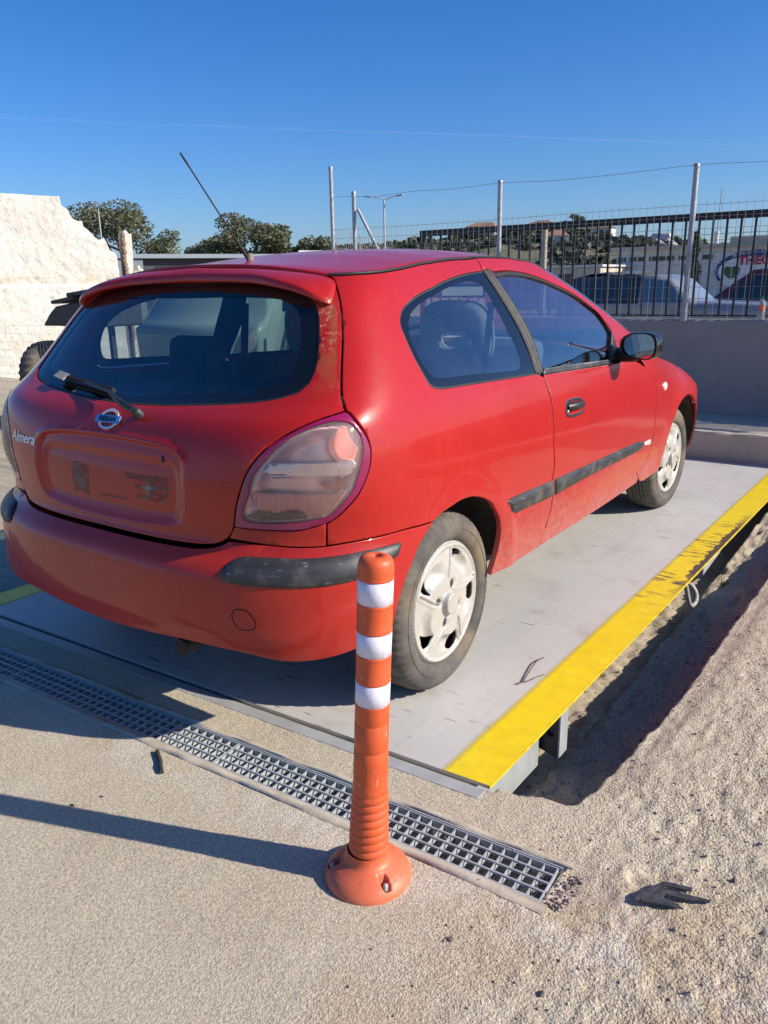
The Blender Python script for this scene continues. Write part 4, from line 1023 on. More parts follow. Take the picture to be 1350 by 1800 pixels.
# ---- underside, exhaust
MB().box((0, 1.5, .245), (1.18, 3.0, .03)).build("underbody", M['gap'], car)
MB().tube([(.26, -.1, .27), (.27, -.45, .280), (.275, -.60, .280), (.28, -.672, .277)], [.024, .024, .026, .027], 14).build("exhaust_pipe", M['exhaust'], car)
MB().lathe([(0, .22), (.07, .21), (.085, .18), (.085, -.18), (.07, -.21), (0, -.22)], 20, 'X', (.30, -.36, .36)).build("silencer", M['exhaust'], car)
MB().tube([(.36, -.60, .31), (.44, -.60, .285), (.52, -.57, .29), (.56, -.53, .31)], .006, 8).build("exhaust_hanger", M['exhaust'], car)
# ---- interior
inn = empty("interior", parent=car)
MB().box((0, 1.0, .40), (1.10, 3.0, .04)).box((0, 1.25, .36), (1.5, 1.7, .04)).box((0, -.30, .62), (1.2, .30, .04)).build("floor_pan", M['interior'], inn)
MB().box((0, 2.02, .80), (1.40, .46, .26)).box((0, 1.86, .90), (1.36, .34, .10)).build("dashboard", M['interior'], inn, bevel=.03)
for s in (1, -1):
    dc = MB()
    for z0, z1, y0, y1 in ((.70, .955, -.42, .55), (.32, .955, .56, 1.9)):
        V, F = [], []
        for z in np.linspace(z0, z1, 8):
            for y in np.linspace(y0, y1, 16): p = P(*uz(y, z)); V.append(((p[0]-.045)*s, y, z))
        dc.add(V, [(i*16+k, i*16+k+1, (i+1)*16+k+1, (i+1)*16+k) for i in range(7) for k in range(15)], True)
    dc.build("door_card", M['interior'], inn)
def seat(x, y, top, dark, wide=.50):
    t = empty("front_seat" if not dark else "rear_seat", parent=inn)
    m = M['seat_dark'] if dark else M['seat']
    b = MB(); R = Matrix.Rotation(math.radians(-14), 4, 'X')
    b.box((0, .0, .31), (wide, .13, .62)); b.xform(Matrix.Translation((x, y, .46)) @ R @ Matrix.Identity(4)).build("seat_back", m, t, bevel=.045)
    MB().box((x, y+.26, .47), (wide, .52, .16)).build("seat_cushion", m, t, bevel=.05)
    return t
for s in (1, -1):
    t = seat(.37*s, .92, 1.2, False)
    # tall head restraint with an opening
    oo = [(math.copysign(abs(math.cos(a))**.6, math.cos(a))*.165, .095+math.copysign(abs(math.sin(a))**.7, math.sin(a))*.135) for a in np.linspace(0, 2*math.pi, 48, endpoint=False)]
    hh = [(math.copysign(abs(math.cos(a))**.6, math.cos(a))*.075, .070+math.copysign(abs(math.sin(a))**.7, math.sin(a))*.034) for a in np.linspace(0, 2*math.pi, 28, endpoint=False)]
    for face in (1, -1):
        def hm(v, face=face):
            d = np.minimum(polydist(v, oo), polydist(v, hh)); th = .050*np.sqrt(np.clip(1-(1-np.clip(d/.05, 0, 1))**2, 0, 1))
            return np.stack([v[:, 0], -face*th, v[:, 1]], 1)
        ob = patch("head_restraint", hm, oo, [hh], .02, M['seat'], t, edge=.004, roll=0, flange=0, flip=(face < 0))[0]
        ob.location = (.37*s, .80, 1.0)
        ob.rotation_euler = (math.radians(10), 0, 0)
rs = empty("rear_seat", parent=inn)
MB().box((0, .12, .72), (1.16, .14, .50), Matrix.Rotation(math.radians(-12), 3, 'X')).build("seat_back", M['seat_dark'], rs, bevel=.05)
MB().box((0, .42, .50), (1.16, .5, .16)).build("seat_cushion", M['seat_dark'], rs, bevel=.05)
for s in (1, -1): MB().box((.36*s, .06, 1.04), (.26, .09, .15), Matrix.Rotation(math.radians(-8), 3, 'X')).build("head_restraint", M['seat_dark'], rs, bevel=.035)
MB().box((0, -.22, .93), (1.18, .46, .02)).build("parcel_shelf", M['interior'], inn)
# steering wheel on the left, interior mirror, seat belts
sw = MB(); A = np.linspace(0, 2*math.pi, 36, endpoint=False); Rm = Matrix.Translation((-.36, 1.56, .90)) @ Matrix.Rotation(math.radians(64), 4, 'X')
sw.tube([Rm @ Vector((.185*math.cos(a), .185*math.sin(a), 0)) for a in A], .015, 8, closed=True)
sw.bar(Rm @ Vector((-.18, 0, 0)), Rm @ Vector((.18, 0, 0)), .04, .02, Rm.to_3x3() @ Vector((0, 0, 1))); sw.bar(Rm @ Vector((0, 0, 0)), Rm @ Vector((0, -.18, 0)), .04, .02, Rm.to_3x3() @ Vector((0, 0, 1)))
sw.build("steering_wheel", M['interior'], inn)
MB().box((.0, 1.50, 1.255), (.23, .03, .065), Matrix.Rotation(math.radians(12), 3, 'Z')).build("interior_mirror", M['interior'], inn, bevel=.01)
MB().box((.0, 1.484, 1.255), (.21, .002, .052), Matrix.Rotation(math.radians(12), 3, 'Z')).build("interior_mirror_glass", M['mirror'], inn)
for s in (1, -1): MB().bar((.62*s, .60, 1.22), (.60*s, .50, .55), .045, .003, (1, 0, 0)).build("seat_belt", M['interior'], inn)
# ================================================================ the yard
SX, SY = .027, .036          # the yard's own axes run a little askew of the car
def site(x, y): return (x+SX*y, y+SY*x)
def vnoise(x, y, s, seed=0):
    """smooth value noise on arrays"""
    x = np.asarray(x)/s; y = np.asarray(y)/s; xi = np.floor(x).astype(np.int64); yi = np.floor(y).astype(np.int64); fx, fy = x-xi, y-yi
    def h(a, b):
        n = (a*374761393+b*668265263+seed*982451653) & 0x7fffffff; n = ((n ^ (n >> 13))*1274126177) & 0x7fffffff; n = n ^ (n >> 16)
        return (n & 0xffff)/65535.
    fx = fx*fx*(3-2*fx); fy = fy*fy*(3-2*fy)
    return (h(xi, yi)*(1-fx)+h(xi+1, yi)*fx)*(1-fy)+(h(xi, yi+1)*(1-fx)+h(xi+1, yi+1)*fx)*fy-.5
def fbm(x, y, s, oct=3, seed=0): return sum(vnoise(x, y, s/2**i, seed+i)*.55**i for i in range(oct))
def sst(x, a, b): t = np.clip((x-a)/(b-a), 0, 1); return t*t*(3-2*t)
CH0, CH1 = -.7715, -.6475     # drain channel
G_END = 1.466
def ground_z(X, Y):
    """height of the ground in yard coordinates"""
    rough = sst(X+.10*vnoise(X, Y, .3, 5), 1.30, 1.75)*sst(Y, -1.4, -.6)*.8+sst(X, 1.0, 2.0)*.35+.22
    R = sst(X+.16*fbm(X, Y, .25, 3, 5), 1.28, 1.62)*(.55+.45*sst(Y, -1.2, -.55))
    z = fbm(X, Y, .045, 3, 3)*.0045*rough+fbm(X, Y, .018, 2, 9)*.0042*rough
    # lumpy, pitted surface where the concrete was left rough
    lump = np.abs(vnoise(X, Y, .034, 201))*.55+np.abs(vnoise(X+.7, Y+.3, .019, 203))*.32+np.abs(vnoise(X, Y, .062, 205))*.45
    z = z-(lump-.16)*.014*R*(.5+1.0*(fbm(X, Y, .2, 2, 207)+.5))+fbm(X, Y, .5, 2, 4)*.002*R
    pitm = np.clip(vnoise(X, Y, .05, 211)+vnoise(X, Y, .024, 213)*.6-.30, 0, 1); z = z-pitm*.020*R
    # crumbly lip round the end of the drain
    d = np.hypot(X-1.50, Y+.70); z = z-.012*np.exp(-(d/.07)**2)
    # trench beside the deck
    edge = 1.402+.045*sst(Y, -.4, .25)+.006*fbm(X*0, Y, .13, 2, 21)+.010*fbm(X, Y, .035, 2, 23)
    near = -.445+.03*fbm(X, Y*0, .12, 3, 31)+.03*sst(X, 1.2, 1.4)-.02*sst(X, 1.30, 1.18)
    depth = np.interp(Y, [-.45, .6, 1.5, 2.2, 2.7, 4], [.25, .235, .20, .15, .10, .05])
    bank = sst(X, edge+.006, edge-.030+.012*fbm(X, Y, .06, 2, 41)); end = sst(Y, near-.006, near+.022)
    pit = bank*end
    floor = -depth+fbm(X, Y, .12, 4, 51)*.035-np.abs(vnoise(X, Y, .04, 55))*.030-np.abs(vnoise(X, Y, .02, 57))*.014+.008
    # a lit shoulder slopes off along the far bank
    shoulder = .012*sst(X, edge+.10, edge+.015)*sst(Y, near-.05, near+.2)*(1-bank)
    z = z*(1-pit)+floor*pit-shoulder
    # pit under the deck
    und = sst(X, 1.20, 1.12)*sst(X, -1.36, -1.28)*sst(Y, -.478, -.470)*sst(Y, 4.05, 4.0)
    z = np.where(und > 0, np.minimum(z, -.006-(.24+fbm(X, Y, .1, 3, 61)*.03)*np.clip(und*1.5, 0, 1)), z)
    # drain channel, silted up at its end
    inch = (X < G_END-.002) & (Y > CH0+.004) & (Y < CH1-.004)
    silt = np.interp(X, [-3, .9, 1.30, 1.42, 1.45], [-.11, -.11, -.085, -.040, -.024])+fbm(X, Y, .02, 2, 71)*.008
    z = np.where(inch, silt, z)
    # the road side behind the wall lies lower; far away the ground is flat
    z = z-.34*sst(Y, 5.05, 5.25)
    return z
def lines(parts):
    out = []
    for a, b, s in parts: out += list(np.linspace(a, b, max(2, int(round((b-a)/s))+1)))
    return np.array(sorted(set(np.round(out, 5))))
def growing(a, b, s0, g): 
    out = [a]; s = s0; d = 1 if b > a else -1
    while (b-out[-1])*d > 0: out.append(out[-1]+d*s); s *= g
    return out
gx = lines([(-1.5, -.2, .02), (-.2, 1.1, .0085), (1.1, 1.9, .0062), (1.9, 2.25, .0085)]); gy = lines([(-1.45, -.2, .0085), (-.2, 1.0, .012), (1.0, 2.6, .02), (2.6, 5.3, .05)])
gx = np.concatenate([growing(-1.5, -2500, .03, 1.25)[::-1][:-1], gx, growing(2.25, 1200, .02, 1.22)[1:]]); gy = np.concatenate([growing(-1.45, -400, .012, 1.22)[::-1][:-1], gy, growing(5.3, 3500, .08, 1.25)[1:]])
snap = [CH0, CH0+.005, CH1-.005, CH1, -.478, -.469]
for v in snap: gy[np.argmin(np.abs(gy-v))] = v
for v in [G_END-.003, G_END]: gx[np.argmin(np.abs(gx-v))] = v
GX, GY = np.meshgrid(gx, gy); GZ = ground_z(GX, GY)
WX, WY = GX+SX*np.clip(GY, -3, 5), GY+SY*np.clip(GX, -3, 3)
nx, ny = len(gx), len(gy); idx = np.arange(nx*ny).reshape(ny, nx)
quads = np.stack([idx[:-1, :-1], idx[:-1, 1:], idx[1:, 1:], idx[1:, :-1]], -1).reshape(-1, 4)
gm = bpy.data.meshes.new("ground"); gm.vertices.add(nx*ny); gm.vertices.foreach_set('co', np.stack([WX, WY, GZ], -1).ravel().astype(np.float32))
gm.loops.add(quads.size); gm.loops.foreach_set('vertex_index', quads.ravel().astype(np.int32)); gm.polygons.add(len(quads))
gm.polygons.foreach_set('loop_start', (np.arange(len(quads))*4).astype(np.int32)); gm.polygons.foreach_set('loop_total', np.full(len(quads), 4, np.int32)); gm.update(); gm.validate()
gm.polygons.foreach_set('use_smooth', np.ones(len(quads), bool))
def ground_mat():
    t = NT("rough_concrete"); x, y, z = t.xyz()
    near = t.ramp(t.math('ADD', x, t.math('MULTIPLY', t.math('SUBTRACT', t.noise(2.0, 4), .5), .9)), 1.15, 1.75)
    big = t.noise(.9, 5, .6); mid = t.noise(5, 5, .6); fine = t.noise(120, 5, .7); grit = t.voro(230); grit2 = t.voro(125)
    c = t.mix(t.ramp(big, .35, .7), (.50, .435, .315), (.56, .50, .375))
    c = t.mix(t.math('MULTIPLY', t.ramp(t.noise(2.3, 5, .65), .50, .72), .38), c, (.33, .27, .19)); c = t.mix(t.math('MULTIPLY', t.ramp(t.noise(3.4, 5, .65), .56, .74), .40), c, (.62, .57, .47))
    # ochre soil to the right, pale cement haze beside the drain
    soil = t.math('MULTIPLY', t.ramp(t.math('ADD', x, t.math('MULTIPLY', t.math('SUBTRACT', mid, .5), .8)), 1.15, 1.6), t.math('MULTIPLY', t.ramp(t.math('ADD', y, t.math('MULTIPLY', t.math('SUBTRACT', mid, .5), .6)), -.45, -.75), t.ramp(t.noise(2.6, 4), .36, .52)))
    c = t.mix(t.math('MULTIPLY', soil, .65), c, (.47, .30, .12))
    cem = t.math('MULTIPLY', t.ramp(t.math('ABSOLUTE', t.math('ADD', t.math('SUBTRACT', y, t.math('MULTIPLY', x, .036)), t.math('ADD', .80, t.math('MULTIPLY', t.math('SUBTRACT', mid, .5), .14)))), .17, .03), t.ramp(t.noise(6, 5, .65), .42, .58))
    c = t.mix(t.math('MULTIPLY', cem, .75), c, (.66, .62, .55))
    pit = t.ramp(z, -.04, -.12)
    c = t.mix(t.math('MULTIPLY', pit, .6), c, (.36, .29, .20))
    c = t.mix(t.ramp(fine, .36, .60), t.mix(.48, c, (.14, .105, .07)), t.mix(.22, c, (.74, .66, .52)))
    c = t.mix(t.math('MULTIPLY', t.ramp(grit, .42, .66), .26), c, (.22, .17, .12))
    dark = t.math('MULTIPLY', t.ramp(t.voro(13), .055, .03), t.ramp(t.noise(5, 2), .5, .55))
    c = t.mix(t.math('MULTIPLY', dark, .45), c, (.17, .13, .10))
    far = t.ramp(y, 6, 20)
    c = t.mix(far, c, (.24, .21, .15))
    clump = t.noise(42, 4, .6); h = t.math('ADD', t.math('MULTIPLY', fine, 1.15), t.math('ADD', t.math('MULTIPLY', t.ramp(grit2, .0, .7), t.math('MULTIPLY', near, -.75)), t.math('ADD', t.math('MULTIPLY', clump, t.math('ADD', .35, t.math('MULTIPLY', near, 1.1))), t.math('MULTIPLY', t.ramp(grit, 0, .7), -.45))))
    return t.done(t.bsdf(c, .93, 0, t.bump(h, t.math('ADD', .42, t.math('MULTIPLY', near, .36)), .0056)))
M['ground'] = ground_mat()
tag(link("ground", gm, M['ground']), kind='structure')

def slab(mb, x0, x1, y0, y1, z0, z1):
    """box in yard coordinates"""
    V = [(*site(x, y), z) for z in (z0, z1) for x, y in ((x0, y0), (x1, y0), (x1, y1), (x0, y1))]
    return mb.add(V, [(3, 2, 1, 0), (4, 5, 6, 7), (0, 1, 5, 4), (1, 2, 6, 5), (2, 3, 7, 6), (3, 0, 4, 7)])
# ---- weighbridge deck
DX0, DX1, DY0, DY1 = -1.285, 1.178, -.457, 3.93
deck = empty("weighbridge", (0, 0, 0), 0, "steel vehicle weighing platform with yellow painted side stripes under the red car", "weighbridge")
slab(MB(), DX0, DX1, DY0, DY1, -.010, 0).build("deck_plate", M['deck'], deck, bevel=.001)
for a, b in ((DX1-.150, DX1+.0005), (DX0+.150, DX0-.0005)):
    # thin paint film: local x runs from the inner to the outer edge
    n = 60; V = []; ys = np.linspace(DY0-.0005, DY1, n)
    for q in ys: V += [(*site(a, q), .0012), (*site(b, q), .0012)]
    F = [((2*i, 2*i+1, 2*i+3, 2*i+2) if b > a else (2*i+1, 2*i, 2*i+2, 2*i+3)) for i in range(n-1)]
    st = link("yellow_stripe", mesh_from("yellow_stripe", V, F), M['yellow'], deck)
    uvl = st.data.uv_layers.new(name="across")
    for lp_ in st.data.loops: uvl.data[lp_.index].uv = (lp_.vertex_index % 2, (lp_.vertex_index//2)/(n-1))
# edge lip of the stripe: painted plate edge
V = []; n = 2
slab(MB(), DX1+.0006, DX1+.0022, DY0, DY1, -.0105, .0008).build("painted_edge", simple("yellow_edge_paint", (.58, .43, .02), .45, var=.3, scale=20), deck)
# steel below the deck
slab(MB(), 1.060, 1.118, DY0+.006, -.02, -.20, -.0105).build("end_beam", M['steel_grey'], deck)
slab(MB(), DX0+.05, 1.058, DY0+.012, DY0+.06, -.20, -.0105).build("cross_beam", M['steel_grey'], deck)
slab(MB(), 1.00, 1.05, .0, DY1, -.12, -.0105).build("side_beam", M['dark_steel'], deck)
bk = empty("bracket", parent=deck)
y0 = .005
pl = [p for a, b in zip([(1.10, -.012), (1.172, -.012), (1.172, -.172), (1.10, -.150)], [(1.172, -.012), (1.172, -.172), (1.10, -.150), (1.10, -.012)]) for p in C_([a, b], .02)[:-1]]
hl = [(1.146+.013*math.cos(a), -.088+.013*math.sin(a)) for a in np.linspace(0, 2*math.pi, 20, endpoint=False)]
v, T, lo, _ = fill2d(pl, [hl], .05, edge=0)
V = [(*site(p[0], y0), p[1]) for p in v]+[(*site(p[0], y0+.010), p[1]) for p in v]; k = len(v); F = [tuple(t) for t in T]+[tuple(i+k for i in t[::-1]) for t in T]
for L in lo: F += [(L[i], L[i]+k, L[(i+1) % len(L)]+k, L[(i+1) % len(L)]) for i in range(len(L))]
link("bracket_plate", mesh_from("bracket_plate", V, F), M['dark_steel'], bk)
slab(MB(), 1.172, 1.178, y0-.004, y0+.055, -.165, -.0105).build("bracket_flange", M['steel_grey'], bk)
slab(MB(), 1.10, 1.172, y0+.012, y0+.05, -.12, -.0105).build("bracket_gusset", M['dark_steel'], bk)
g = MB(); pts = [(1.06, 1.62, -.0105), (1.172, 1.62, -.0105), (1.172, 1.62, -.06), (1.06, 1.62, -.17)]
V = [(*site(x, y+dy), z) for dy in (0, .30) for x, y, z in pts]
V[6] = (*site(1.172, 1.92), -.03)
MB().add(V, [(0, 1, 2, 3), (7, 6, 5, 4), (0, 4, 5, 1), (1, 5, 6, 2), (2, 6, 7, 3), (3, 7, 4, 0)]).build("load_cell_box", M['steel_grey'], deck)
hs_ = [(1.160, 1.36, -.012), (1.172, 1.36, -.05), (1.180, 1.36, -.085), (1.186, 1.37, -.115), (1.192, 1.395, -.132), (1.196, 1.425, -.124), (1.192, 1.445, -.100), (1.180, 1.45, -.075), (1.160, 1.45, -.055), (1.12, 1.45, -.045)]
hp_ = np.array(catmull([(*site(x, y),) for x, y, z in hs_], .01)); 
def c3(pts, h):
    pts = [Vector(p) for p in pts]; out = []
    for i in range(len(pts)-1):
        a, b = pts[i], pts[i+1]; p0 = pts[max(i-1, 0)]; p3 = pts[min(i+2, len(pts)-1)]; k = max(2, int((b-a).length/h))
        for j in range(k):
            t = j/k; out.append(.5*((2*a)+(b-p0)*t+(2*p0-5*a+4*b-p3)*t*t+(3*a-p0-3*b+p3)*t**3))
    return out+[pts[-1]]
hw_ = c3([Vector((*site(x, y), z)) for x, y, z in hs_], .004)
MB().tube(hw_, [.0115+.0014*(i % 2) if i > len(hw_)*.55 else .0105 for i in range(len(hw_))], 10).build("cable_conduit", M['hose'], deck)
# ---- steel angle let into the concrete behind the deck
ang = empty("steel_edge_angle", (0, 0, 0), 0, "flat grey steel edging strip set into concrete behind the deck", "edging")
slab(MB(), -4.0, 1.180, -.5225, -.4795, -.008, .0015).build("angle_flange", M['angle'], ang, bevel=.001)
slab(MB(), -4.0, 1.172, -.4835, -.4795, -.14, -.008).build("angle_leg", M['dark_steel'], ang)
# ---- drain gratings
def make_grate():
    g = empty("drain_grate", (0, 0, 0)); L = .981; W = CH1-CH0-.008; H = .032
    # local: x along the drain (0 .. -L), y across, top at z = 0
    for y in (-W/2+.0015, W/2-.0015): MB().box((-L/2, y, -H/2), (L, .003, H)).build("side_bar", M['galv'], g)
    for x in (-.0015, -L+.0015): MB().box((x, 0, -H/2), (.003, W-.006, H)).build("end_bar", M['galv'], g)
    n = 29; bars = None; pit = L/(n+.5)
    for i in range(1, n+1):
        x = -i*.0332
        if x < -L+.01: break
        if bars is None: b = MB().box((0, 0, -H/2-.0005), (.0030, W-.0065, H-.001)).build("cross_bar", M['galv'], g); bars = b.data
        else: b = link("cross_bar", bars, None, g)
        b.location = (x, 0, 0)
    lb = None
    for j in (-1, 0, 1):
        if lb is None: b = MB().box((-L/2, 0, -.0025), (L-.006, .0045, .0055)).build("long_bar", M['galv'], g); lb = b.data
        else: b = link("long_bar", lb, None, g)
        b.location = (0, j*W/4, .0010)
    return g
gr0 = make_grate(); ga = math.atan(SY)
names = ["galvanised drain grating at the right end of the channel, its end cell silted up", "galvanised drain grating left of the seam, half in the car's shadow", "galvanised drain grating wholly in the car's shadow at the left edge"]
for i in range(3):
    g = gr0 if i == 0 else copy_tree(gr0, None)
    xs = G_END-.004-i*.984; yc = (CH0+CH1)/2
    g.location = (*site(xs, yc), -.001); g.rotation_euler = (0, 0, ga)
    tag(g, names[i], "drain grate", "drain gratings in the channel")
fr = empty("drain_edging", (0, 0, 0), 0, "thin concrete and steel rim along both sides of the drain channel", "drain rim")
slab(MB(), -4, G_END+.001, CH0-.001, CH0+.0025, -.05, .0012).build("rim_bar", M['galv'], fr)
slab(MB(), -4, G_END+.001, CH1-.0025, CH1+.001, -.05, .0012).build("rim_bar", M['galv'], fr)
cr = simple("smooth_cement", (.44, .39, .31), .9, var=.2, scale=16, bump=.3, bscale=180)
def cement(y0, y1, seed):
    n = 240; xs_ = np.linspace(-3, G_END+.02, n); V = []
    for x in xs_: V += [(*site(x, y0+.006*float(fbm(np.array(x), np.array(0.), .09, 3, seed))), .0004), (*site(x, y0), .0020+.0012*float(vnoise(np.array(x), np.array(0.), .05, seed+4))), (*site(x, y1), .0022), (*site(x, y1+.006*float(fbm(np.array(x), np.array(0.), .08, 3, seed+9))), .0004)]
    F = [(i*4+k, (i+1)*4+k, (i+1)*4+k+1, i*4+k+1) for i in range(n-1) for k in range(3)]
    return MB().add(V, [f[::-1] for f in F], True)
cement(CH0-.028, CH0-.002, 3).build("cement_joint", cr, fr); cement(CH1+.002, CH1+.022, 8).build("cement_joint", cr, fr)

# ---- orange flexible bollard
BX, BY = 1.0859, -.8556
BH = .770
bol = empty("bollard", (BX, BY, .0), 0, "orange plastic bollard with three white reflective bands beside the drain", "bollard")
lean = Matrix.Rotation(math.radians(2.6), 4, Vector((math.sin(YAW), math.cos(YAW), 0)))   # leans to the right of the line of sight
prof = [(.0395, .075)]
def post_profile():
    p = []
    # ribbed foot
    for i in range(8):
        z0 = .070+i*.0195
        r0 = .0445-.0006*i
        p += [(r0-.0022, z0), (r0+.0008, z0+.004), (r0+.0012, z0+.010), (r0-.0006, z0+.0155), (r0-.0022, z0+.0185)]
    p += [(.0395, .2285), (.0385, .235), (.0380, .300), (.0378, .3302), (.0372, .331), (.0372, .3325), (.0377, .3335), (.0374, .395), (.0368, .396), (.0368, .3975), (.0373, .3985), (.0372, .434)]
    for k in range(3):
        z = .435+k*.1145
        p += [(.0372, z), (.0380, z+.003), (.0380, z+.0045), (.0366, z+.006), (.0366, z+.0575), (.0380, z+.059), (.0380, z+.0605), (.0371, z+.0635), (.0371, z+.1105 if k < 2 else z+.066)]
    p += [(.0374, .742), (.0368, .752), (.0348, .760), (.0305, .7665), (.022, .7695), (.011, .7700), (.0105, .7685), (.0095, .758), (0, .757)]
    return p
MB().lathe(post_profile(), 48).xform(lean).build("post", M['orange'], bol)
for k in range(3):
    z = .435+k*.1145
    MB().lathe([(.0365, z+.0068), (.0372, z+.0072), (.0372, z+.0563), (.0365, z+.0567)], 48).xform(lean).build("reflective_band", M['band'], bol)
def base():
    n = 96; rs_ = [(.0455, .072), (.0460, .062), (.0485, .053), (.054, .046), (.064, .0395), (.076, .0325), (.087, .0245), (.0945, .016), (.0985, .0085), (.0992, .003), (.0985, -.006)]
    V, F = [], []; slots = [math.radians(d) for d in (-72, 48, 168)]
    fine = []
    for (r0, z0), (r1, z1) in zip(rs_[:-1], rs_[1:]):
        k = max(1, int(abs(r1-r0)/.003)+1)
        for i in range(k): fine.append((r0+(r1-r0)*i/k, z0+(z1-z0)*i/k))
    fine.append(rs_[-1]); n = 180
    for i in range(n):
        a = 2*math.pi*i/n
        for r, z in fine:
            dz = 0
            for s in slots:
                da = ((a-s+math.pi) % (2*math.pi)-math.pi)*.075
                # teardrop pocket for the fixing bolt
                w = .0095*(1.25-.55*np.clip((r-.064)/.026, 0, 1))
                if .058 < r < .0935: 
                    inn_ = sm(np.array((w-abs(da))/.003+.5))*sm(np.array((r-.060)/.005))*sm(np.array((.0925-r)/.004)); dz = max(dz, float(inn_)*max(0, z-.014))
            V.append((r*math.cos(a), r*math.sin(a), z-dz))
    m = len(fine)
    for i in range(n): F += [(i*m+k, i*m+k+1, ((i+1) % n)*m+k+1, ((i+1) % n)*m+k) for k in range(m-1)]
    return MB().add(V, F, True)
CAMDIR = math.atan2(-2.0443-BY, 1.9875-BX)
bs = base(); bs.xform(Matrix.Rotation(CAMDIR+math.radians(28)-math.radians(-72)-math.radians(0), 4, 'Z')); bs.build("base", M['orange'], bol)
for d in (-72, 48, 168):
    a = math.radians(d)+CAMDIR+math.radians(28)+math.radians(72)
    MB().lathe([(0, .030), (.0042, .030), (.0058, .027), (.0058, .016)], 6, 'Z', (.080*math.cos(a), .080*math.sin(a), 0)).lathe([(.009, .0165), (.009, .0145), (0, .0145)], 16, 'Z', (.080*math.cos(a), .080*math.sin(a), 0)).build("fixing_bolt", M['galv'], bol)

# ---- small things on the ground
# broken black plastic claw
cl = empty("plastic_fragment", (0, 0, 0), 0, "broken black plastic piece with three prongs lying on gravelly concrete", "debris")
def gnd(x, y): return float(ground_z(np.array(x-SX*y), np.array(y-SY*x)))
pr = [(1.6295, -.6063), (1.6174, -.6129), (1.6215, -.590), (1.6521, -.5257), (1.6646, -.519), (1.7111, -.5055), (1.7125, -.517), (1.6604, -.5350), (1.661, -.5500), (1.695, -.5365), (1.7523, -.5198), (1.7525, -.5285), (1.7163, -.5439), (1.6678, -.562), (1.6677, -.5750), (1.681, -.5700), (1.6975, -.5735), (1.711, -.5775), (1.690, -.5880), (1.6588, -.5973)]
cx, cy = 1.68, -.56
def claw(z0, z1):
    m = MB(); n = len(pr)
    top = [(x, y, .010+z1+.010*max(0, 1-abs(x-1.645)/.04)+gnd(x, y)*.3-.006*max(0, (1.645-x)/.03)) for x, y in pr]; bot = [(x, y, z-.006) for x, y, z in top]
    v, T, lo, _ = fill2d(pr, [], .012, edge=0); z = lambda x, y: .0135-.0035*min(1, max(0, (x-1.66)/.06))+.004*max(0, 1-abs(y+.575-.9*(x-1.64))/.02)*(x < 1.672)+gnd(x, y)*.3
    V = [(p[0], p[1], z(*p)) for p in v]+[(p[0], p[1], z(*p)-.0045) for p in v]; k = len(v); F = [tuple(t) for t in T]+[tuple(i+k for i in t[::-1]) for t in T]; L = lo[0]
    F += [(L[i], L[i]+k, L[(i+1) % n]+k, L[(i+1) % n]) for i in range(n)]
    return m.add(V, F)
sc_pl = simple("worn_black_plastic", (.045, .046, .052), .5, var=.45, scale=60, bump=.15, bscale=300)
claw(0, 0).build("fragment_body", sc_pl, cl, bevel=.0008)
MB().tube([(1.630, -.606, .0125), (1.655, -.597, .0130), (1.672, -.588, .0125)], .0028, 6).build("fragment_rib", sc_pl, cl)
# black stick
tag(MB().tube(c3([(.293, -.803, .006), (.312, -.815, .007), (.345, -.834, .006), (.365, -.850, .008), (.386, -.864, .005)], .01), [.0062, .0068, .0065, .0068, .0062] if False else .0064, 8).build("stick", simple("charred_stick", (.035, .03, .027), .85, var=.5, scale=90, bump=.4)), "short dark stick lying on concrete left of the bollard", "stick")
tw = empty("twig", (0, 0, 0), 0, "thin forked dry twig on the deck beside the yellow stripe", "twig")
tm = simple("dry_twig", (.13, .06, .04), .8)
MB().tube(c3([(.9838, .124, .004), (.9978, .1455, .005), (.9868, .2291, .008), (.9795, .2997, .010), (.9841, .3493, .005)], .012), .0022, 6).build("twig_stem", tm, tw)
MB().tube(c3([(.9975, .145, .004), (1.0151, .1676, .006), (1.0255, .1978, .008), (1.0354, .233, .004)], .012), .0018, 6).build("twig_fork", tm, tw)
# pebbles, loose gravel and leaf litter
rng = random.Random(11)
def pebble(mb, x, y, z, r):
    q = Matrix.Rotation(rng.random()*6, 3, 'Z') @ Matrix.Rotation(rng.random()*3, 3, 'X'); s = Vector((1, rng.uniform(.6, 1), rng.uniform(.45, .8)))
    V = []; 
    for v in ICO: d = Vector(v)*(1+rng.uniform(-.18, .18)); V.append(q @ Vector((d.x*s.x, d.y*s.y, d.z*s.z))*r+Vector((x, y, z)))
    mb.add(V, ICOF)
bm = bmesh.new(); bmesh.ops.create_icosphere(bm, subdivisions=1, radius=1); ICO = [tuple(v.co) for v in bm.verts]; ICOF = [tuple(v.index for v in f.verts) for f in bm.faces]; bm.free()
gv = MB()
for _ in range(2600):
    X = rng.uniform(1.22, 2.2); Y = rng.uniform(-1.4, 1.6)
    if rng.random() > .35+.65*min(1, max(0, (X-1.3)/.3)): continue
    gv_r = .0016+.0035*rng.random()**3; x, y = site(X, Y); pebble(gv, x, y, gnd(x, y)+gv_r*.3, gv_r)
for _ in range(500):
    X = rng.uniform(.9, 1.44); Y = rng.uniform(-.44, 1.6)
    x, y = site(X, Y); zz = gnd(x, y)
    if zz < -.05: r = .002+.006*rng.random()**2; pebble(gv, x, y, zz+r*.3, r)
tag(gv.build("gravel", simple("gravel_stones", (.30, .25, .19), .95, var=.5, scale=70)), kind='stuff')
sl = MB()
for _ in range(150):
    x, y = site(rng.uniform(1.425, 1.458), rng.uniform(CH0+.01, CH1-.01)); r = rng.uniform(.0025, .0055); pebble(sl, x, y, -.018+rng.uniform(-.004, .004), r)
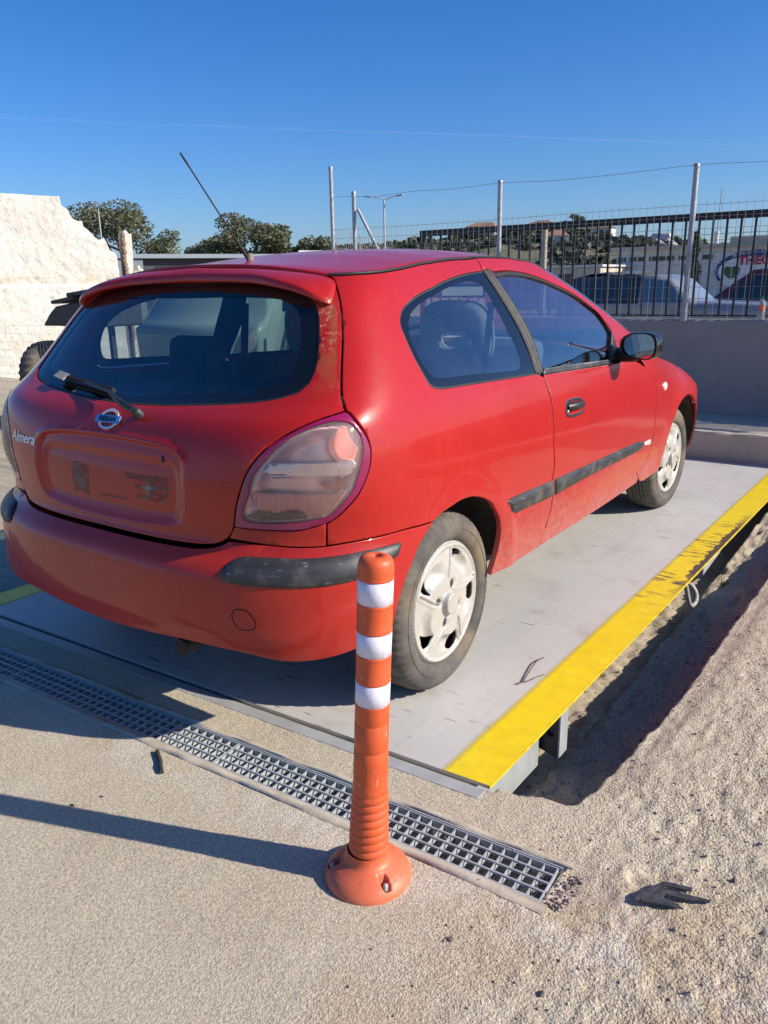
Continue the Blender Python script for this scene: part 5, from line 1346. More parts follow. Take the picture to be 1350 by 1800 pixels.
for _ in range(110):
    x, y = site(rng.gauss(1.492, .014), rng.uniform(CH0, CH1)); r = rng.uniform(.002, .006); pebble(sl, x, y, gnd(x, y)+r*.4, r)
tag(sl.build("silt_gravel", simple("silt_stones", (.24, .19, .17), .95, var=.7, scale=110)), kind='stuff')
ps = simple("dark_pebble", (.12, .10, .085), .95, var=.4, scale=60)
for (x, y, r, lab) in ((1.338, -.915, .0075, "small dark pebble in front of the drain near the bollard"), (1.545, -.93, .008, "lone brown pebble near the bottom edge right of the bollard"), (.335, -1.02, .005, "small dark crumb in the bollard's shadow"), (1.78, -.42, .009, "dark stone right of the black plastic fragment")):
    m = MB(); pebble(m, 0, 0, 0, r); tag(m.build("pebble", ps, loc=(x, y, gnd(x, y)+r*.4)), lab, "pebble")
lf = MB(); V = [(0, 0, 0), (.012, .004, .004), (.024, .001, .003), (.013, -.004, .001)]
tag(MB().add(V, [(0, 1, 2), (0, 2, 3)]).build("dry_leaf", tm, loc=(.292, -1.09, .004)), "tiny curled brown leaf on the concrete below the bollard shadow", "leaf")
# weed tuft by the far support
wm = MB()
for i in range(26):
    a = rng.random()*6.28; r = rng.uniform(.005, .035); h = rng.uniform(.02, .05); x, y = 1.275+r*math.cos(a), 1.86+r*math.sin(a)
    z = gnd(x, y); b = Vector((math.cos(a)*.02, math.sin(a)*.02, h)); s = Vector((-math.sin(a), math.cos(a), 0))*.003
    wm.add([Vector((x, y, z))-s, Vector((x, y, z))+s, Vector((x, y, z))+b], [(0, 1, 2)])
tag(wm.build("weed", simple("weed_green", (.10, .15, .04), .8)), "small green weed tuft in the trench by the far support", "weed")

# ---- kerb and low wall
def conc(name, a, b, sc=3.0):
    t = NT(name); n = t.noise(sc, 6, .6); f = t.noise(60, 5, .65); s = t.noise(1, 4, .6, t.mapped((3, 3, .5)))
    c = t.mix(t.ramp(n, .3, .72), a, b); c = t.mix(t.math('MULTIPLY', t.ramp(f, .3, .8), .3), c, tuple(x*.62 for x in a)); c = t.mix(t.math('MULTIPLY', t.ramp(s, .5, .75), .25), c, tuple(x*.7 for x in b))
    sp = t.math('MULTIPLY', t.ramp(t.voro(5.5), .045, .02), t.ramp(t.noise(2.2, 2), .42, .52)); c = t.mix(t.math('MULTIPLY', sp, .8), c, (.03, .03, .03))
    sp2 = t.ramp(t.voro(19), .07, .03); c = t.mix(t.math('MULTIPLY', sp2, .35), c, (.06, .06, .06))
    return t.done(t.bsdf(c, .93, 0, t.bump(f, .4, .006)))
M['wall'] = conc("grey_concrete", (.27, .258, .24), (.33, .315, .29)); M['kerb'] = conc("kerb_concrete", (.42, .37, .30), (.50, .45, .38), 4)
def rough_box(x0, x1, y0, y1, z0, z1, h, amp, seed):
    """box whose long edges are slightly crumbly"""
    n = int((x1-x0)/h)+1; xs_ = np.linspace(x0, x1, n); o_ = np.zeros(n)
    e = lambda s, a=amp: a*fbm(xs_, o_, .11, 3, seed+s)
    ring_ = [(y0+e(1, amp*.4), z0+o_), (y0+e(2), z1-.012+e(3)*.5), (y0+.012+e(4), z1+e(5)), ((y0+y1)/2+o_, z1+e(6)*.6), (y1-.012+e(7), z1+e(8)), (y1+e(9), z1-.012+o_), (y1+o_, z0+o_)]
    V = []; m = len(ring_)
    for i in range(n): V += [(xs_[i], float(np.broadcast_to(a, n)[i]), float(np.broadcast_to(b, n)[i])) for a, b in ring_]
    F = [(i*m+k, (i+1)*m+k, (i+1)*m+k+1, i*m+k+1) for i in range(n-1) for k in range(m-1)]+[tuple(range(m)), tuple((n-1)*m+k for k in range(m))[::-1]]
    return MB().add(V, F)
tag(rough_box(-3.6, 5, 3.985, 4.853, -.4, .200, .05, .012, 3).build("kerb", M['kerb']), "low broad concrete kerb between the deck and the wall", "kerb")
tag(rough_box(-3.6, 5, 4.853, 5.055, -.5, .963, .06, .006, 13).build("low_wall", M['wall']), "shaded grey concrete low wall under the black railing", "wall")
# ---- wire fence on tubular posts
fen = empty("wire_fence", (0, 0, 0), 0, "galvanised wire mesh fence on steel tube posts above the grey wall", "fence")
def post(x, y, z0, z1, r=.0225):
    p = MB().tube([(x, y, z0), (x, y, z1)], r, 16).build("post", M['galv_post'], fen)
    MB().lathe([(0, .006), (r*.7, .006), (r+.002, 0), (r+.002, -.02)], 14, 'Z', (x, y, z1)).build("post_cap", M['galv_post'], p)
    return p
p1 = post(.20, 4.85, .95, 2.15, .0225); MB().tube([(.20, 4.85, .955), (.20, 4.85, 1.10)], .029, 14).build("post_sleeve", M['galv_post'], p1)
post(-1.513, 4.85, .95, 2.17, .022); post(-3.175, 4.85, .95, 2.20, .022); post(-3.464, 4.85, .6, 2.46, .021); post(1.91, 4.85, .95, 2.15, .0225)
MB().tube([(-3.134, 4.86, 2.03), (-2.49, 4.86, .965)], .016, 10).build("brace", M['galv_post'], fen)
mesh_ = MB(); r = .0019
xs_ = np.arange(-3.50, 3.4, .0583); zs_ = [1.847-.0905*i for i in range(10)]
def wob_(x, s): return .006*math.sin(x*2.1+s)+.004*math.sin(x*5.3+s*2)
for x in xs_: mesh_.tube([(x, 4.895+wob_(x, 0), .965), (x, 4.895+wob_(x, 1)*1.5, 1.4), (x+.002, 4.895+wob_(x, 0)*2, 1.875+.004*math.sin(x*3))], r, 3, False)
for z in zs_: mesh_.tube([(x, 4.897+wob_(x, z)*1.5, z+.006*math.sin(x*1.7+z)) for x in np.arange(-3.5, 3.41, .25)], r, 3, False)
# the mesh turns the corner and runs back from the road
for i in range(40): y = 4.95+i*.0583; x = -3.50-.9*(1-math.cos(min(1.2, i*.05)))-.006*i; mesh_.tube([(x, y, .9), (x, y, 1.86-.02*math.sin(i*.1))], r, 3, False)
for z in zs_: mesh_.tube([(-3.50-.9*(1-math.cos(min(1.2, i*.05)))-.006*i, 4.95+i*.0583, z) for i in range(40)], r, 3, False)
tag(mesh_.build("wire_mesh", M['wire'], fen), kind='stuff')
tw_ = [(-3.464, 4.85, 2.17), (-3.175, 4.85, 2.155), (-2.9, 4.85, 2.135), (-2.45, 4.85, 2.150), (-2.0, 4.85, 2.137), (-1.513, 4.85, 2.150), (-1.0, 4.85, 2.128), (-.4, 4.85, 2.130), (.20, 4.85, 2.144), (.75, 4.85, 2.122), (1.3, 4.85, 2.125), (1.91, 4.85, 2.145)]
MB().tube(c3(tw_, .06), .0019, 5).build("top_wire", M['wire'], fen)
MB().tube(c3([(x, 4.88, 1.62+.006*math.sin(x*2)) for x in np.arange(-3.46, 3.4, .4)], .1), .0022, 5).build("tension_wire", M['wire'], fen)
# ---- black railing on the wall
rail = empty("black_railing", (0, 0, 0), 0, "black painted steel bar railing with a thick top rail on the wall", "railing")
MB().box((.46, 5.0, 1.766), (5.84, .045, .056)).build("top_rail", M['black_iron'], rail)
MB().box((-2.435, 5.0, 1.35), (.05, .045, .778)).build("end_post", M['black_iron'], rail)
MB().box((.47, 5.0, .990), (5.76, .03, .012)).build("bottom_rail", M['black_iron'], rail)
bd = None
for i in range(53):
    x = -2.336+.1066*i
    if bd is None: b = MB().box((0, 0, 1.366), (.0155, .0155, .743)).build("bar", M['black_iron'], rail); bd = b.data
    else: b = link("bar", bd, None, rail)
    b.location = (x, 5.0, 0)
# ---- drink bottle on the wall
bo = empty("bottle", (.775, 4.90, .962), 0, "crumpled clear plastic bottle with green cap standing on the wall", "bottle")
t = NT("bottle_plastic"); tr = t.n("BsdfTransparent"); tr.inputs[0].default_value = (.86, .88, .85, 1); mx = t.n("MixShader"); mx.inputs[0].default_value = .42; t.l(tr.outputs[0], mx.inputs[1]); t.l(t.bsdf((.62, .62, .57), .25), mx.inputs[2]); M['bottle'] = t.done(mx.outputs[0])
MB().lathe([(0, .003), (.026, 0), (.030, .006), (.0285, .03), (.030, .036), (.0285, .06), (.030, .066), (.0295, .12), (.026, .138), (.016, .158), (.0125, .166), (.0125, .172)], 20).build("bottle_body", M['bottle'], bo)
MB().lathe([(.0303, .070), (.0303, .112)], 20).build("bottle_label", simple("bottle_label_print", (.52, .16, .10), .5, var=.7, scale=35), bo)
MB().lathe([(.0145, .170), (.0145, .184), (.012, .186), (0, .186)], 16).build("bottle_cap", simple("green_cap", (.03, .22, .06), .4), bo)
# ================================================================ beyond the fence
M['car_black'] = simple("vehicle_black", (.012, .013, .016), .3, var=.2, Coat_Weight=.4)
M['dark_glass'] = simple("dark_vehicle_glass", (.010, .013, .016), .04, var=.1, Coat_Weight=.6)
M['pale_glass'] = simple("reflecting_windscreen", (.07, .12, .17), .05, .1, var=.1, Coat_Weight=.8)
M['canopy_glass'] = simple("canopy_window_film", (.025, .035, .042), .08, var=.3, scale=3, Coat_Weight=.6)
M['silver_paint'] = simple("silver_vehicle_paint", (.22, .235, .265), .4, .2, var=.06, Coat_Weight=.6)
M['white_paint'] = simple("white_vehicle_paint", (.40, .50, .43), .35, .0, var=.06, Coat_Weight=.6)
M['maroon_paint'] = simple("dark_red_vehicle_paint", (.13, .022, .025), .35, .0, var=.15, Coat_Weight=.5)
RGZ = -.345
def vehicle(name, loc, rz, label, cat, side, top_in, half, mats, windows, belt_z, wheels, group=None, wheel_r=.34, extras=None):
    """body from a side outline (x forward, z up); the cabin leans in above the belt line"""
    e = empty(name, loc, rz, label, cat, group)
    def hw(z): return half-(0 if z < belt_z else (z-belt_z)*top_in)-max(0, .35-z)*.1
    v, T, lo, _ = fill2d([p for a, b in zip(side, side[1:]+side[:1]) for p in C_([a, b], .12)[:-1]], [], .12, edge=.02)
    k = len(v); V = []; N3 = []
    rnd = np.clip(polydist(v, side)/.09, 0, 1); rr = .055*(1-np.sqrt(np.clip(1-(1-rnd)**2, 0, 1)))
    for s in (1, -1): V += [(p[0], s*(hw(p[1])-q), p[1]) for p, q in zip(v, rr)]
    F = [tuple(t[::-1]) for t in T]+[tuple(i+k for i in t) for t in T]; L = lo[0]; n = len(L)
    F += [(L[i], L[(i+1) % n], L[(i+1) % n]+k, L[i]+k) for i in range(n)]
    MB().add(V, F, True).build("body", mats[0], e)
    for (poly, wm, nm) in windows:
        pv, pT, _, _ = fill2d([p for a, b in zip(poly, poly[1:]+poly[:1]) for p in C_([a, b], .1)[:-1]], [], .15, edge=0)
        for s in (1, -1):
            V = [(p[0], s*(hw(p[1])+.006), p[1]) for p in pv]
            MB().add(V, [tuple(t) if s < 0 else tuple(t[::-1]) for t in pT]).build(nm, wm, e)
    for x in wheels:
        for s in (1, -1):
            w = MB().lathe([(wheel_r*.55, .11), (wheel_r*.8, .12), (wheel_r*.97, .10), (wheel_r, .05), (wheel_r, -.08)], 28, 'Y').build("wheel", M['tyre'], e, loc=(x, s*(half-.09), wheel_r), rot=(0, 0, 0 if s > 0 else math.pi))
            MB().lathe([(0, .10), (wheel_r*.3, .115), (wheel_r*.56, .10)], 20, 'Y').build("hub_cap", M['galv'], w)
    if extras: extras(e, hw)
    return e
def jeep_x(e, hw):
    # black soft top over the rear, spare wheel and bumpers
    pro = [(-1.80, 1.02), (-1.70, 1.42), (-1.52, 1.66), (-1.20, 1.735), (-.30, 1.745)]; n = len(pro); V = []
    for s in (1, -1): V += [(x, s*(hw(z)+.022), z) for x, z in pro]
    V += [(x, 0, z+.035) for x, z in pro]
    F = [(i, i+1, 2*n+i+1, 2*n+i) for i in range(n-1)]+[(2*n+i, 2*n+i+1, n+i+1, n+i) for i in range(n-1)]
    MB().add(V, F, True).build("soft_top", M['car_black'], e)
    MB().lathe([(.15, .09), (.30, .10), (.345, .06), (.345, -.06)], 28, 'X', (-1.95, 0, .92)).build("spare_wheel", M['tyre'], e)
    MB().box((2.02, 0, .5), (.10, 1.5, .14)).build("bumper", M['car_black'], e, bevel=.03)
    for s in (1, -1):
        MB().box((.52, s*.92, 1.20), (.10, .16, .14)).build("door_mirror", M['car_black'], e, bevel=.03)
        MB().box((0, s*.845, .62), (3.6, .03, .10)).build("side_moulding", M['car_black'], e)
side = [(-1.85, .42), (-1.83, 1.06), (-1.72, 1.42), (-1.50, 1.68), (-.70, 1.72), (-.05, 1.70), (.22, 1.62), (.62, 1.25), (1.85, 1.20), (1.98, 1.08), (2.0, .45), (1.5, .36), (-1.5, .36)]
jw = [([(-1.80, 1.22), (-1.72, 1.42), (-1.50, 1.67), (-.30, 1.70), (-.30, 1.22)], M['car_black'], "canopy_side"), ([(-.26, 1.24), (-.24, 1.62), (.16, 1.60), (.50, 1.24)], M['pale_glass'], "door_glass")]
jeep = vehicle("off_road_car", (-2.20, 13.0, RGZ), 0, "silver off-road car with a black soft top behind the fence", "off-road car", side, .22, .84, (M['silver_paint'],), jw, 1.20, (-1.2, 1.25), extras=jeep_x)
cwp = [(-1.62, 1.28), (-1.55, 1.50), (-1.44, 1.62), (-.62, 1.64), (-.50, 1.56), (-.50, 1.34), (-.60, 1.28)]
pv_, pT_, _, _ = fill2d(catmull(cwp, .06, True), [], .3, edge=0)
for s in (1, -1): MB().add([(p[0], s*(.84-max(0, p[1]-1.20)*.22+.012), p[1]) for p in pv_], [tuple(t) if s < 0 else tuple(t[::-1]) for t in pT_]).build("canopy_window", M['canopy_glass'], jeep)
side = [(-2.0, .35), (-2.02, 1.0), (-1.9, 1.25), (-1.2, 1.78), (-.5, 1.83), (1.7, 1.83), (2.0, 1.70), (2.15, 1.1), (2.15, .35)]
vehicle("dark_red_van", (-.25, 17.0, RGZ), 0, "dark red van with black windows beyond the silver car", "van", side, .16, .85, (M['maroon_paint'],), [([(-1.72, 1.18), (-1.12, 1.66), (-.55, 1.72), (-.50, 1.16)], M['dark_glass'], "door_glass"), ([(-.40, 1.16), (-.42, 1.72), (1.6, 1.72), (1.75, 1.16)], M['dark_glass'], "side_glass")], 1.15, (-1.35, 1.35))
side = [(-1.9, .35), (-1.95, .9), (-1.75, 1.02), (-1.45, 1.42), (-.9, 1.50), (.2, 1.49), (.95, 1.02), (1.75, .90), (1.95, .75), (1.95, .35)]
vehicle("white_hatchback", (-4.9, 5.7, -.03), 1.75, "pale green white hatchback seen through the red car's rear window", "car", side, .30, .82, (M['white_paint'],), [([(-1.45, 1.06), (-1.25, 1.38), (-.45, 1.43), (-.42, 1.05)], M['dark_glass'], "rear_glass"), ([(-.34, 1.05), (-.36, 1.43), (.18, 1.42), (.72, 1.05)], M['dark_glass'], "door_glass")], 1.02, (-1.25, 1.25))

# ---- paint shop
M['render_white'] = simple("white_render", (.60, .60, .58), .85, var=.08, scale=3); M['fascia'] = simple("beige_fascia", (.42, .38, .30), .8, var=.12, scale=4)
M['win_dark'] = simple("dark_window", (.03, .035, .04), .12, var=.3, scale=2); M['roof_grey'] = simple("roof_felt", (.20, .19, .17), .9)
shop = empty("paint_shop", (0, 50, 0), 0, "long low white workshop building with an oval paint sign", "building")
MB().box((2.0, 6, 1.30), (36, 12, 3.4)).build("wall", M['render_white'], shop)
MB().box((2.0, 5.9, 3.11), (36.6, 12.6, .22)).build("roof_slab", M['fascia'], shop)
def window(x0, x1, z0, z1):
    w = MB().box(((x0+x1)/2, -.012, (z0+z1)/2), (x1-x0, .03, z1-z0)).build("window", M['fascia'], shop)
    n = max(1, round((x1-x0)/.62))
    for i in range(n):
        a = x0+(x1-x0)*i/n+.04; b = x0+(x1-x0)*(i+1)/n-.04
        MB().box(((a+b)/2, -.032, (z0+z1)/2), (b-a, .02, z1-z0-.08)).build("pane", M['win_dark'], w)
for a, b in ((-15.9, -15.35), (-15.2, -14.15), (-13.95, -12.35), (-12.15, -11.45), (-10.75, -10.1), (-5.2, -3.4)): window(a, b, 2.32, 2.64)
MB().box((-8.1, 2.0, 3.36), (2.7, 2.0, .55)).build("roof_tank_house", M['fascia'], shop)
# solar water heater
sh = empty("solar_heater", parent=shop)
MB().lathe([(0, .60), (.22, .58), (.25, .5), (.25, -.5), (.22, -.58), (0, -.60)], 20, 'X', (-13.9, 2.2, 3.86)).build("tank", M['galv'], sh)
for dx_ in (-.35, .35): MB().box((-13.35+dx_, 1.5, 3.50), (.55, 1.2, .06), Matrix.Rotation(.0, 3, 'X') @ Matrix.Rotation(math.radians(42), 3, 'Y')).build("collector", M['galv_post'], sh)
for dx_ in (-.5, .5): MB().box((-13.9+dx_, 2.2, 3.45), (.06, .06, .6)).build("stand", M['galv_post'], sh)
MB().tube([(-10.35, 1.5, 3.2), (-10.35, 1.5, 4.0)], .16, 8).build("chimney", M['render_white'], shop)
MB().tube([(-10.35, 1.5, 4.0), (-10.30, 1.5, 6.5)], .03, 5).build("mast", M['galv_post'], shop)
# oval sign with its lettering
sg = empty("shop_sign", (0, 49.97, 0), 0, "white oval wall sign with blue rim and red lettering on the workshop", "sign")
SC_, SZ_, SA, SB = -7.62, 1.62, 2.30, 1.18
ell = lambda a, b, t: (SC_+a*math.cos(t), SZ_+b*math.sin(t))
def flat(name, V2, F, y, th, mat, parent):
    k = len(V2); V = [(p[0], y, p[1]) for p in V2]+[(p[0], y+th, p[1]) for p in V2]
    return link(name, mesh_from(name, V, [tuple(f) for f in F]+[tuple(i+k for i in f[::-1]) for f in F]), mat, parent)
A = np.linspace(0, 2*math.pi, 72, endpoint=False)
v, T, _, _ = fill2d([ell(SA, SB, t) for t in A], [], .5, edge=0); flat("sign_board", v, T, -.04, .05, simple("sign_white", (.74, .74, .72), .5, var=.05), sg)
sb = simple("sign_blue", (.02, .045, .17), .5, var=.1); srd = simple("sign_red", (.50, .02, .05), .5, var=.1); swh = simple("sign_letters_white", (.75, .75, .75), .5, var=.04)
up = [ell(SA, SB, t) for t in np.linspace(math.radians(-28), math.radians(208), 60)]; lw = [ell(SA*.93-.02, SB*(.90-.17*max(0, math.sin(t))), t) for t in np.linspace(math.radians(208), math.radians(-28), 60)]
v, T, _, _ = fill2d(up+lw, [], .5, edge=0); flat("sign_rim", v, T, -.055, .012, sb, sg)
arc = "ΒΕΡΝΙΚΙΑ-ΧΡΩΜΑΤΑ"; AV, AF = [], []
for i, chh in enumerate(arc):
    t = math.radians(126-(i+.5)*72/len(arc)); Vt, Ft = text_mesh(chh, .20, 0, .006)
    c = ell(SA*.955, SB*.895, t); tg = math.atan2(SB*math.cos(t), -SA*math.sin(t))+math.pi
    if not len(Vt): continue
    k = len(AV); AV += [(c[0]+x*math.cos(tg)-z*math.sin(tg), c[1]+x*math.sin(tg)+z*math.cos(tg)) for x, z in Vt[:, :2]]; AF += [tuple(j+k for j in f) for f in Ft]
flat("sign_arc_lettering", AV, AF, -.062, .006, swh, sg)
Vt, Ft = text_mesh("THEO", .66, 0, .035, 1.02); flat("sign_lettering", [(SC_-.12+x*1.02, 2.20+z) for x, z in Vt[:, :2]], Ft, -.062, .012, srd, sg)
blob = [(-9.25, 1.35), (-9.0, 1.2), (-8.75, 1.3), (-8.55, 1.5), (-8.5, 1.8), (-8.75, 1.92), (-9.0, 1.86), (-9.3, 1.9), (-9.42, 1.62)]
v, T, _, _ = fill2d(catmull(blob, .1, True), [], .2, edge=0); flat("sign_leaf_emblem", v, T, -.058, .01, simple("sign_green", (.03, .14, .05), .6), sg)
# low cream building and wall left of the shop
lb = empty("cream_outbuilding", (0, 45, 0), 0, "small cream flat roofed building at the foot of the hill", "building")
MB().box((-19.0, 3, .85), (7.6, 6, 2.4)).build("wall", simple("cream_render", (.50, .44, .35), .85, var=.12, scale=2), lb); MB().box((-19.0, 3, 2.09), (7.9, 6.3, .12)).build("roof_slab", M['render_white'], lb)
for x in (-21.5, -19.6, -17.4): MB().box((x, -.01, 1.2), (.8, .04, .9)).build("window", M['win_dark'], lb)
# ---- low kiosk with a flat blue-grey roof
kk = empty("flat_roofed_shed", (0, 0, 0), 0, "long low building with pale blue flat roof and dark windows under the trees", "building")
A0 = Vector((-39.87, 29.54, 0)); B0 = Vector((-33.1, 42.9, 0)); dr = (B0-A0).normalized(); nr_ = Vector((dr.y, -dr.x, 0)); Lk = (B0-A0).length
def kbox(s0, s1, d0, d1, z0, z1): 
    V = [tuple(A0+dr*s+nr_*(-d))+() for z in (z0, z1) for s, d in ((s0, d0), (s1, d0), (s1, d1), (s0, d1))]
    V = [(p[0], p[1], z) for p, z in zip(V, [z0]*4+[z1]*4)]
    return MB().add(V, [(3, 2, 1, 0), (4, 5, 6, 7), (0, 1, 5, 4), (1, 2, 6, 5), (2, 3, 7, 6), (3, 0, 4, 7)])
kbox(-.4, Lk+.3, -.5, 7, 3.05, 3.30).build("roof_slab", simple("blue_grey_roof_edge", (.22, .27, .31), .7, var=.1), kk)
kbox(0, Lk, 0, 6.5, -.4, 3.05).build("wall", simple("dark_shed_wall", (.05, .052, .055), .8), kk)
for i in range(7): kbox(2.4+i*1.75, 2.4+i*1.75+1.6, -.04, .02, 1.2, 2.6).build("window", M['win_dark'], kk)
kbox(-.1, 1.6, -.35, .0, -.4, 3.0).build("side_panel", simple("shed_panel", (.17, .20, .22), .7), kk)
kbox(Lk-3.2, Lk-.3, -.6, -.5, 3.32, 3.52).build("roof_sign", M['render_white'], kk)

# ---- old whitewashed ruin on the left
W0 = Vector((-11.2, 8, 0)); WD = Vector((-.43, -.9, 0)).normalized(); sN = math.hypot(.43, .9); WN = Vector((.9, -.43, 0)).normalized()
def plaster():
    t = NT("whitewashed_plaster"); n = t.noise(1.4, 6, .6); m_ = t.noise(7, 6, .65); f = t.noise(35, 5, .6)
    c = t.mix(t.ramp(n, .3, .7), (.60, .565, .49), (.68, .655, .60)); c = t.mix(t.math('MULTIPLY', t.ramp(m_, .52, .74), .42), c, (.46, .40, .31))
    z = t.xyz()[2]; band = t.math('MULTIPLY', t.ramp(t.math('ABSOLUTE', t.math('SUBTRACT', z, 1.50)), .16, .02), t.ramp(m_, .42, .62)); c = t.mix(t.math('MULTIPLY', band, .45), c, (.48, .36, .20))
    sp = t.math('MULTIPLY', t.ramp(t.voro(4.2), .06, .03), t.ramp(t.noise(1.7, 2), .45, .55)); c = t.mix(t.math('MULTIPLY', sp, .8), c, (.14, .10, .07))
    sp = t.ramp(t.noise(1, 4, .6, t.mapped((9, 9, 3))), .66, .74); c = t.mix(t.math('MULTIPLY', sp, .35), c, (.28, .23, .18))
    return t.done(t.bsdf(c, .95, 0, t.bump(t.math('ADD', m_, t.math('MULTIPLY', f, .5)), .6, .05)))
M['plaster'] = plaster()
ruin = empty("ruined_wall", (0, 0, 0), 0, "old whitewashed stone wall with a broken stepped top edge", "ruined wall")
wp_ = [(6.0, 2.99), (1.902, 2.955), (1.597, 2.945), (1.285, 2.935), (.924, 2.925), (.917, 2.775), (.82, 2.713), (.741, 2.551), (.668, 2.519), (.58, 2.51), (.568, 2.422), (.446, 2.312), (.377, 2.224), (.284, 2.146), (.181, 2.135), (.139, 1.999), (.039, 1.953), (.007, 1.815), (.004, -.4), (6.0, -.4)]
dense = []; rng = random.Random(5)
for a, b in zip(wp_, wp_[1:]+wp_[:1]):
    for q in C_([a, b], .06)[:-1]: dense.append((q[0]+(rng.uniform(-.006, .006) if q[1] > -.3 and q[0] < 5.9 else 0), q[1]+(rng.uniform(-.006, .006) if q[1] > -.3 else 0)))
def wmap(v):
    d = fbm(v[:, 0], v[:, 1], .45, 3, 91)*.040+fbm(v[:, 0], v[:, 1], .07, 2, 95)*.008-.035*sst(v[:, 1], 1.36, 1.40)*1.0
    s = v[:, 0:1]*sN
    return np.array(W0)+s*np.array(WD)+np.stack([WN.x*d, WN.y*d, v[:, 1]], 1)
patch("plaster_face", wmap, dense, [], .05, M['plaster'], ruin, edge=.015, roll=.006, flange=.5, flip=True)
st_ = empty("brick_jamb", (0, 0, 0), 0, "narrow leftover brick and plaster jamb standing beside the ruined wall", "ruined jamb")
def at(s, z, d=0): p = W0+WD*(s*sN)+WN*d; return Vector((p.x, p.y, z))
jm = MB()
jp = [(-.13, -.4), (-.13, 2.30), (-.16, 2.37), (-.20, 2.35), (-.24, 2.29), (-.285, 2.31), (-.275, 1.9), (-.25, 1.6), (-.26, -.4)]
V = [at(s, z, .03) for s, z in jp]+[at(s, z, -.42) for s, z in jp]; n = len(jp)
jm.add(V, [tuple(range(n)), tuple(range(n, 2*n))[::-1]]+[(i, n+i, n+(i+1) % n, (i+1) % n) for i in range(n)]).build("jamb_core", M['plaster'], st_)
bmt = simple("old_red_brick", (.27, .17, .12), .95, var=.4, scale=20, bump=.4)
bd = None
for i in range(26):
    z = .35+i*.077
    b = MB().box((0, 0, 0), (.055, .24, .062)).build("brick", bmt, st_) if bd is None else link("brick", bd, None, st_)
    bd = b.data; p = at(-.118+rng.uniform(-.012, .006), z, -.05); b.location = p; b.rotation_euler = (0, 0, math.atan2(WD.y, WD.x)+rng.uniform(-.05, .05))
rub = MB()
for i in range(40): pebble(rub, *at(-.30-abs(rng.gauss(0, .08)), 1.58+rng.uniform(-.1, .12) if False else 1.0+rng.random()*.7, rng.uniform(-.4, .1)), rng.uniform(.03, .08))
tag(rub.build("rubble", M['plaster'], st_), kind='stuff')
# ---- old tyre, black bin and wire panel on the left
ty = empty("old_tyre", (-5.72, 2.82, .415), 0, "large old off-road tyre standing beside the white ruin", "tyre")
V = []; F = []; pf = [(.20, .07), (.23, .10), (.29, .115), (.345, .10), (.368, .07), (.372, .0), (.368, -.07), (.345, -.10), (.29, -.115), (.23, -.10), (.20, -.07)]; sg_ = 120
for k in range(sg_):
    a = 2*math.pi*k/sg_
    for j, (r_, h_) in enumerate(pf): V.append((h_, (r_-(.012 if (k % 4 < 2 and 3 <= j <= 7) else 0))*math.sin(a), (r_-(.012 if (k % 4 < 2 and 3 <= j <= 7) else 0))*math.cos(a)))
m_ = len(pf); F = [(k*m_+i, ((k+1) % sg_)*m_+i, ((k+1) % sg_)*m_+(i+1), k*m_+i+1) for k in range(sg_) for i in range(m_-1)]
MB().add(V, F, True).build("tyre_casing", M['tyre'], ty); MB().lathe([(.21, .05), (.17, .03), (.10, .05), (0, .05)], 28, 'X').build("rim", M['dark_steel'], ty)
ty.rotation_euler = (0, math.radians(-6), math.radians(14))
bn = empty("black_bin", (0, 0, 0), 0, "black plastic container with its lid tipped open over the old tyre", "bin")
bm_ = simple("bin_plastic", (.03, .032, .035), .6, var=.4, scale=9)
V = [(-5.89, .93), (-5.74, 1.06), (-5.62, 1.13), (-5.30, 1.17), (-4.8, 1.19), (-4.8, .93)]
MB().prism(V, 0, .45, Matrix.Translation((0, 2.9, 0)) @ Matrix.Rotation(math.radians(90), 4, 'X') @ Matrix.Diagonal((1, 1, -1, 1))).build("bin_body", bm_, bn, bevel=.02)
MB().bar((-5.63, 3.1, 1.17), (-5.28, 3.12, 1.215), .5, .035).bar((-5.40, 3.1, 1.24), (-4.8, 3.12, 1.30), .42, .04).build("bin_lid", bm_, bn, bevel=.01)
MB().box((-5.35, 3.0, .46), (.05, .05, .94)).box((-5.0, 3.1, .46), (.05, .05, .94)).build("bin_stand", M['dark_steel'], bn)
wf = empty("wire_fence", (0, 0, 0), 0, "low welded wire mesh panel in front of the white ruin", "fence panel")
wq = MB(); Pa, Pb = Vector((-8.2, 2.3, 0)), Vector((-4.9, 2.62, 0))
for i in range(67): p = Pa.lerp(Pb, i/66); wq.tube([(p.x, p.y, 0), (p.x, p.y, .955)], .0010, 3, False)
for z in np.linspace(.05, .955, 12): wq.tube([(Pa.x, Pa.y, z), (Pb.x, Pb.y, z)], .0010, 3, False)
tag(wq.build("wire_mesh", M['wire'], wf), kind='stuff')
for f_ in (.05, .52): p = Pa.lerp(Pb, f_); MB().tube([(p.x, p.y, -.02), (p.x, p.y, 1.0)], .02, 10).build("post", M['dark_steel'], wf)

# ---- street lamps
def lamp(loc, h, arm, label):
    e = empty("street_lamp", loc, 0, label, "street lamp", "street lamps beyond the yard")
    MB().tube([(0, 0, 0), (0, 0, h)], [.085, .05], 10).build("pole", M['galv'], e)
    for s in (1, -1):
        a = MB().tube([(0, 0, h-.05), (s*arm*.6, s*.2, h+.13), (s*arm, s*.3, h+.16)], .032, 6).build("arm", M['galv'], e)
        MB().box((s*(arm+.35), s*.35, h+.2), (.55, .2, .07), Matrix.Rotation(-s*.1, 3, 'Y')).build("lamp_head", M['galv_post'], a, bevel=.02)
lamp((-55.1, 40, -.34), 8.0, 1.5, "double armed street lamp in front of the tree by the ruin"); lamp((-27.2, 40, -.34), 6.55, .55, "double armed street lamp seen past the wire fence corner")

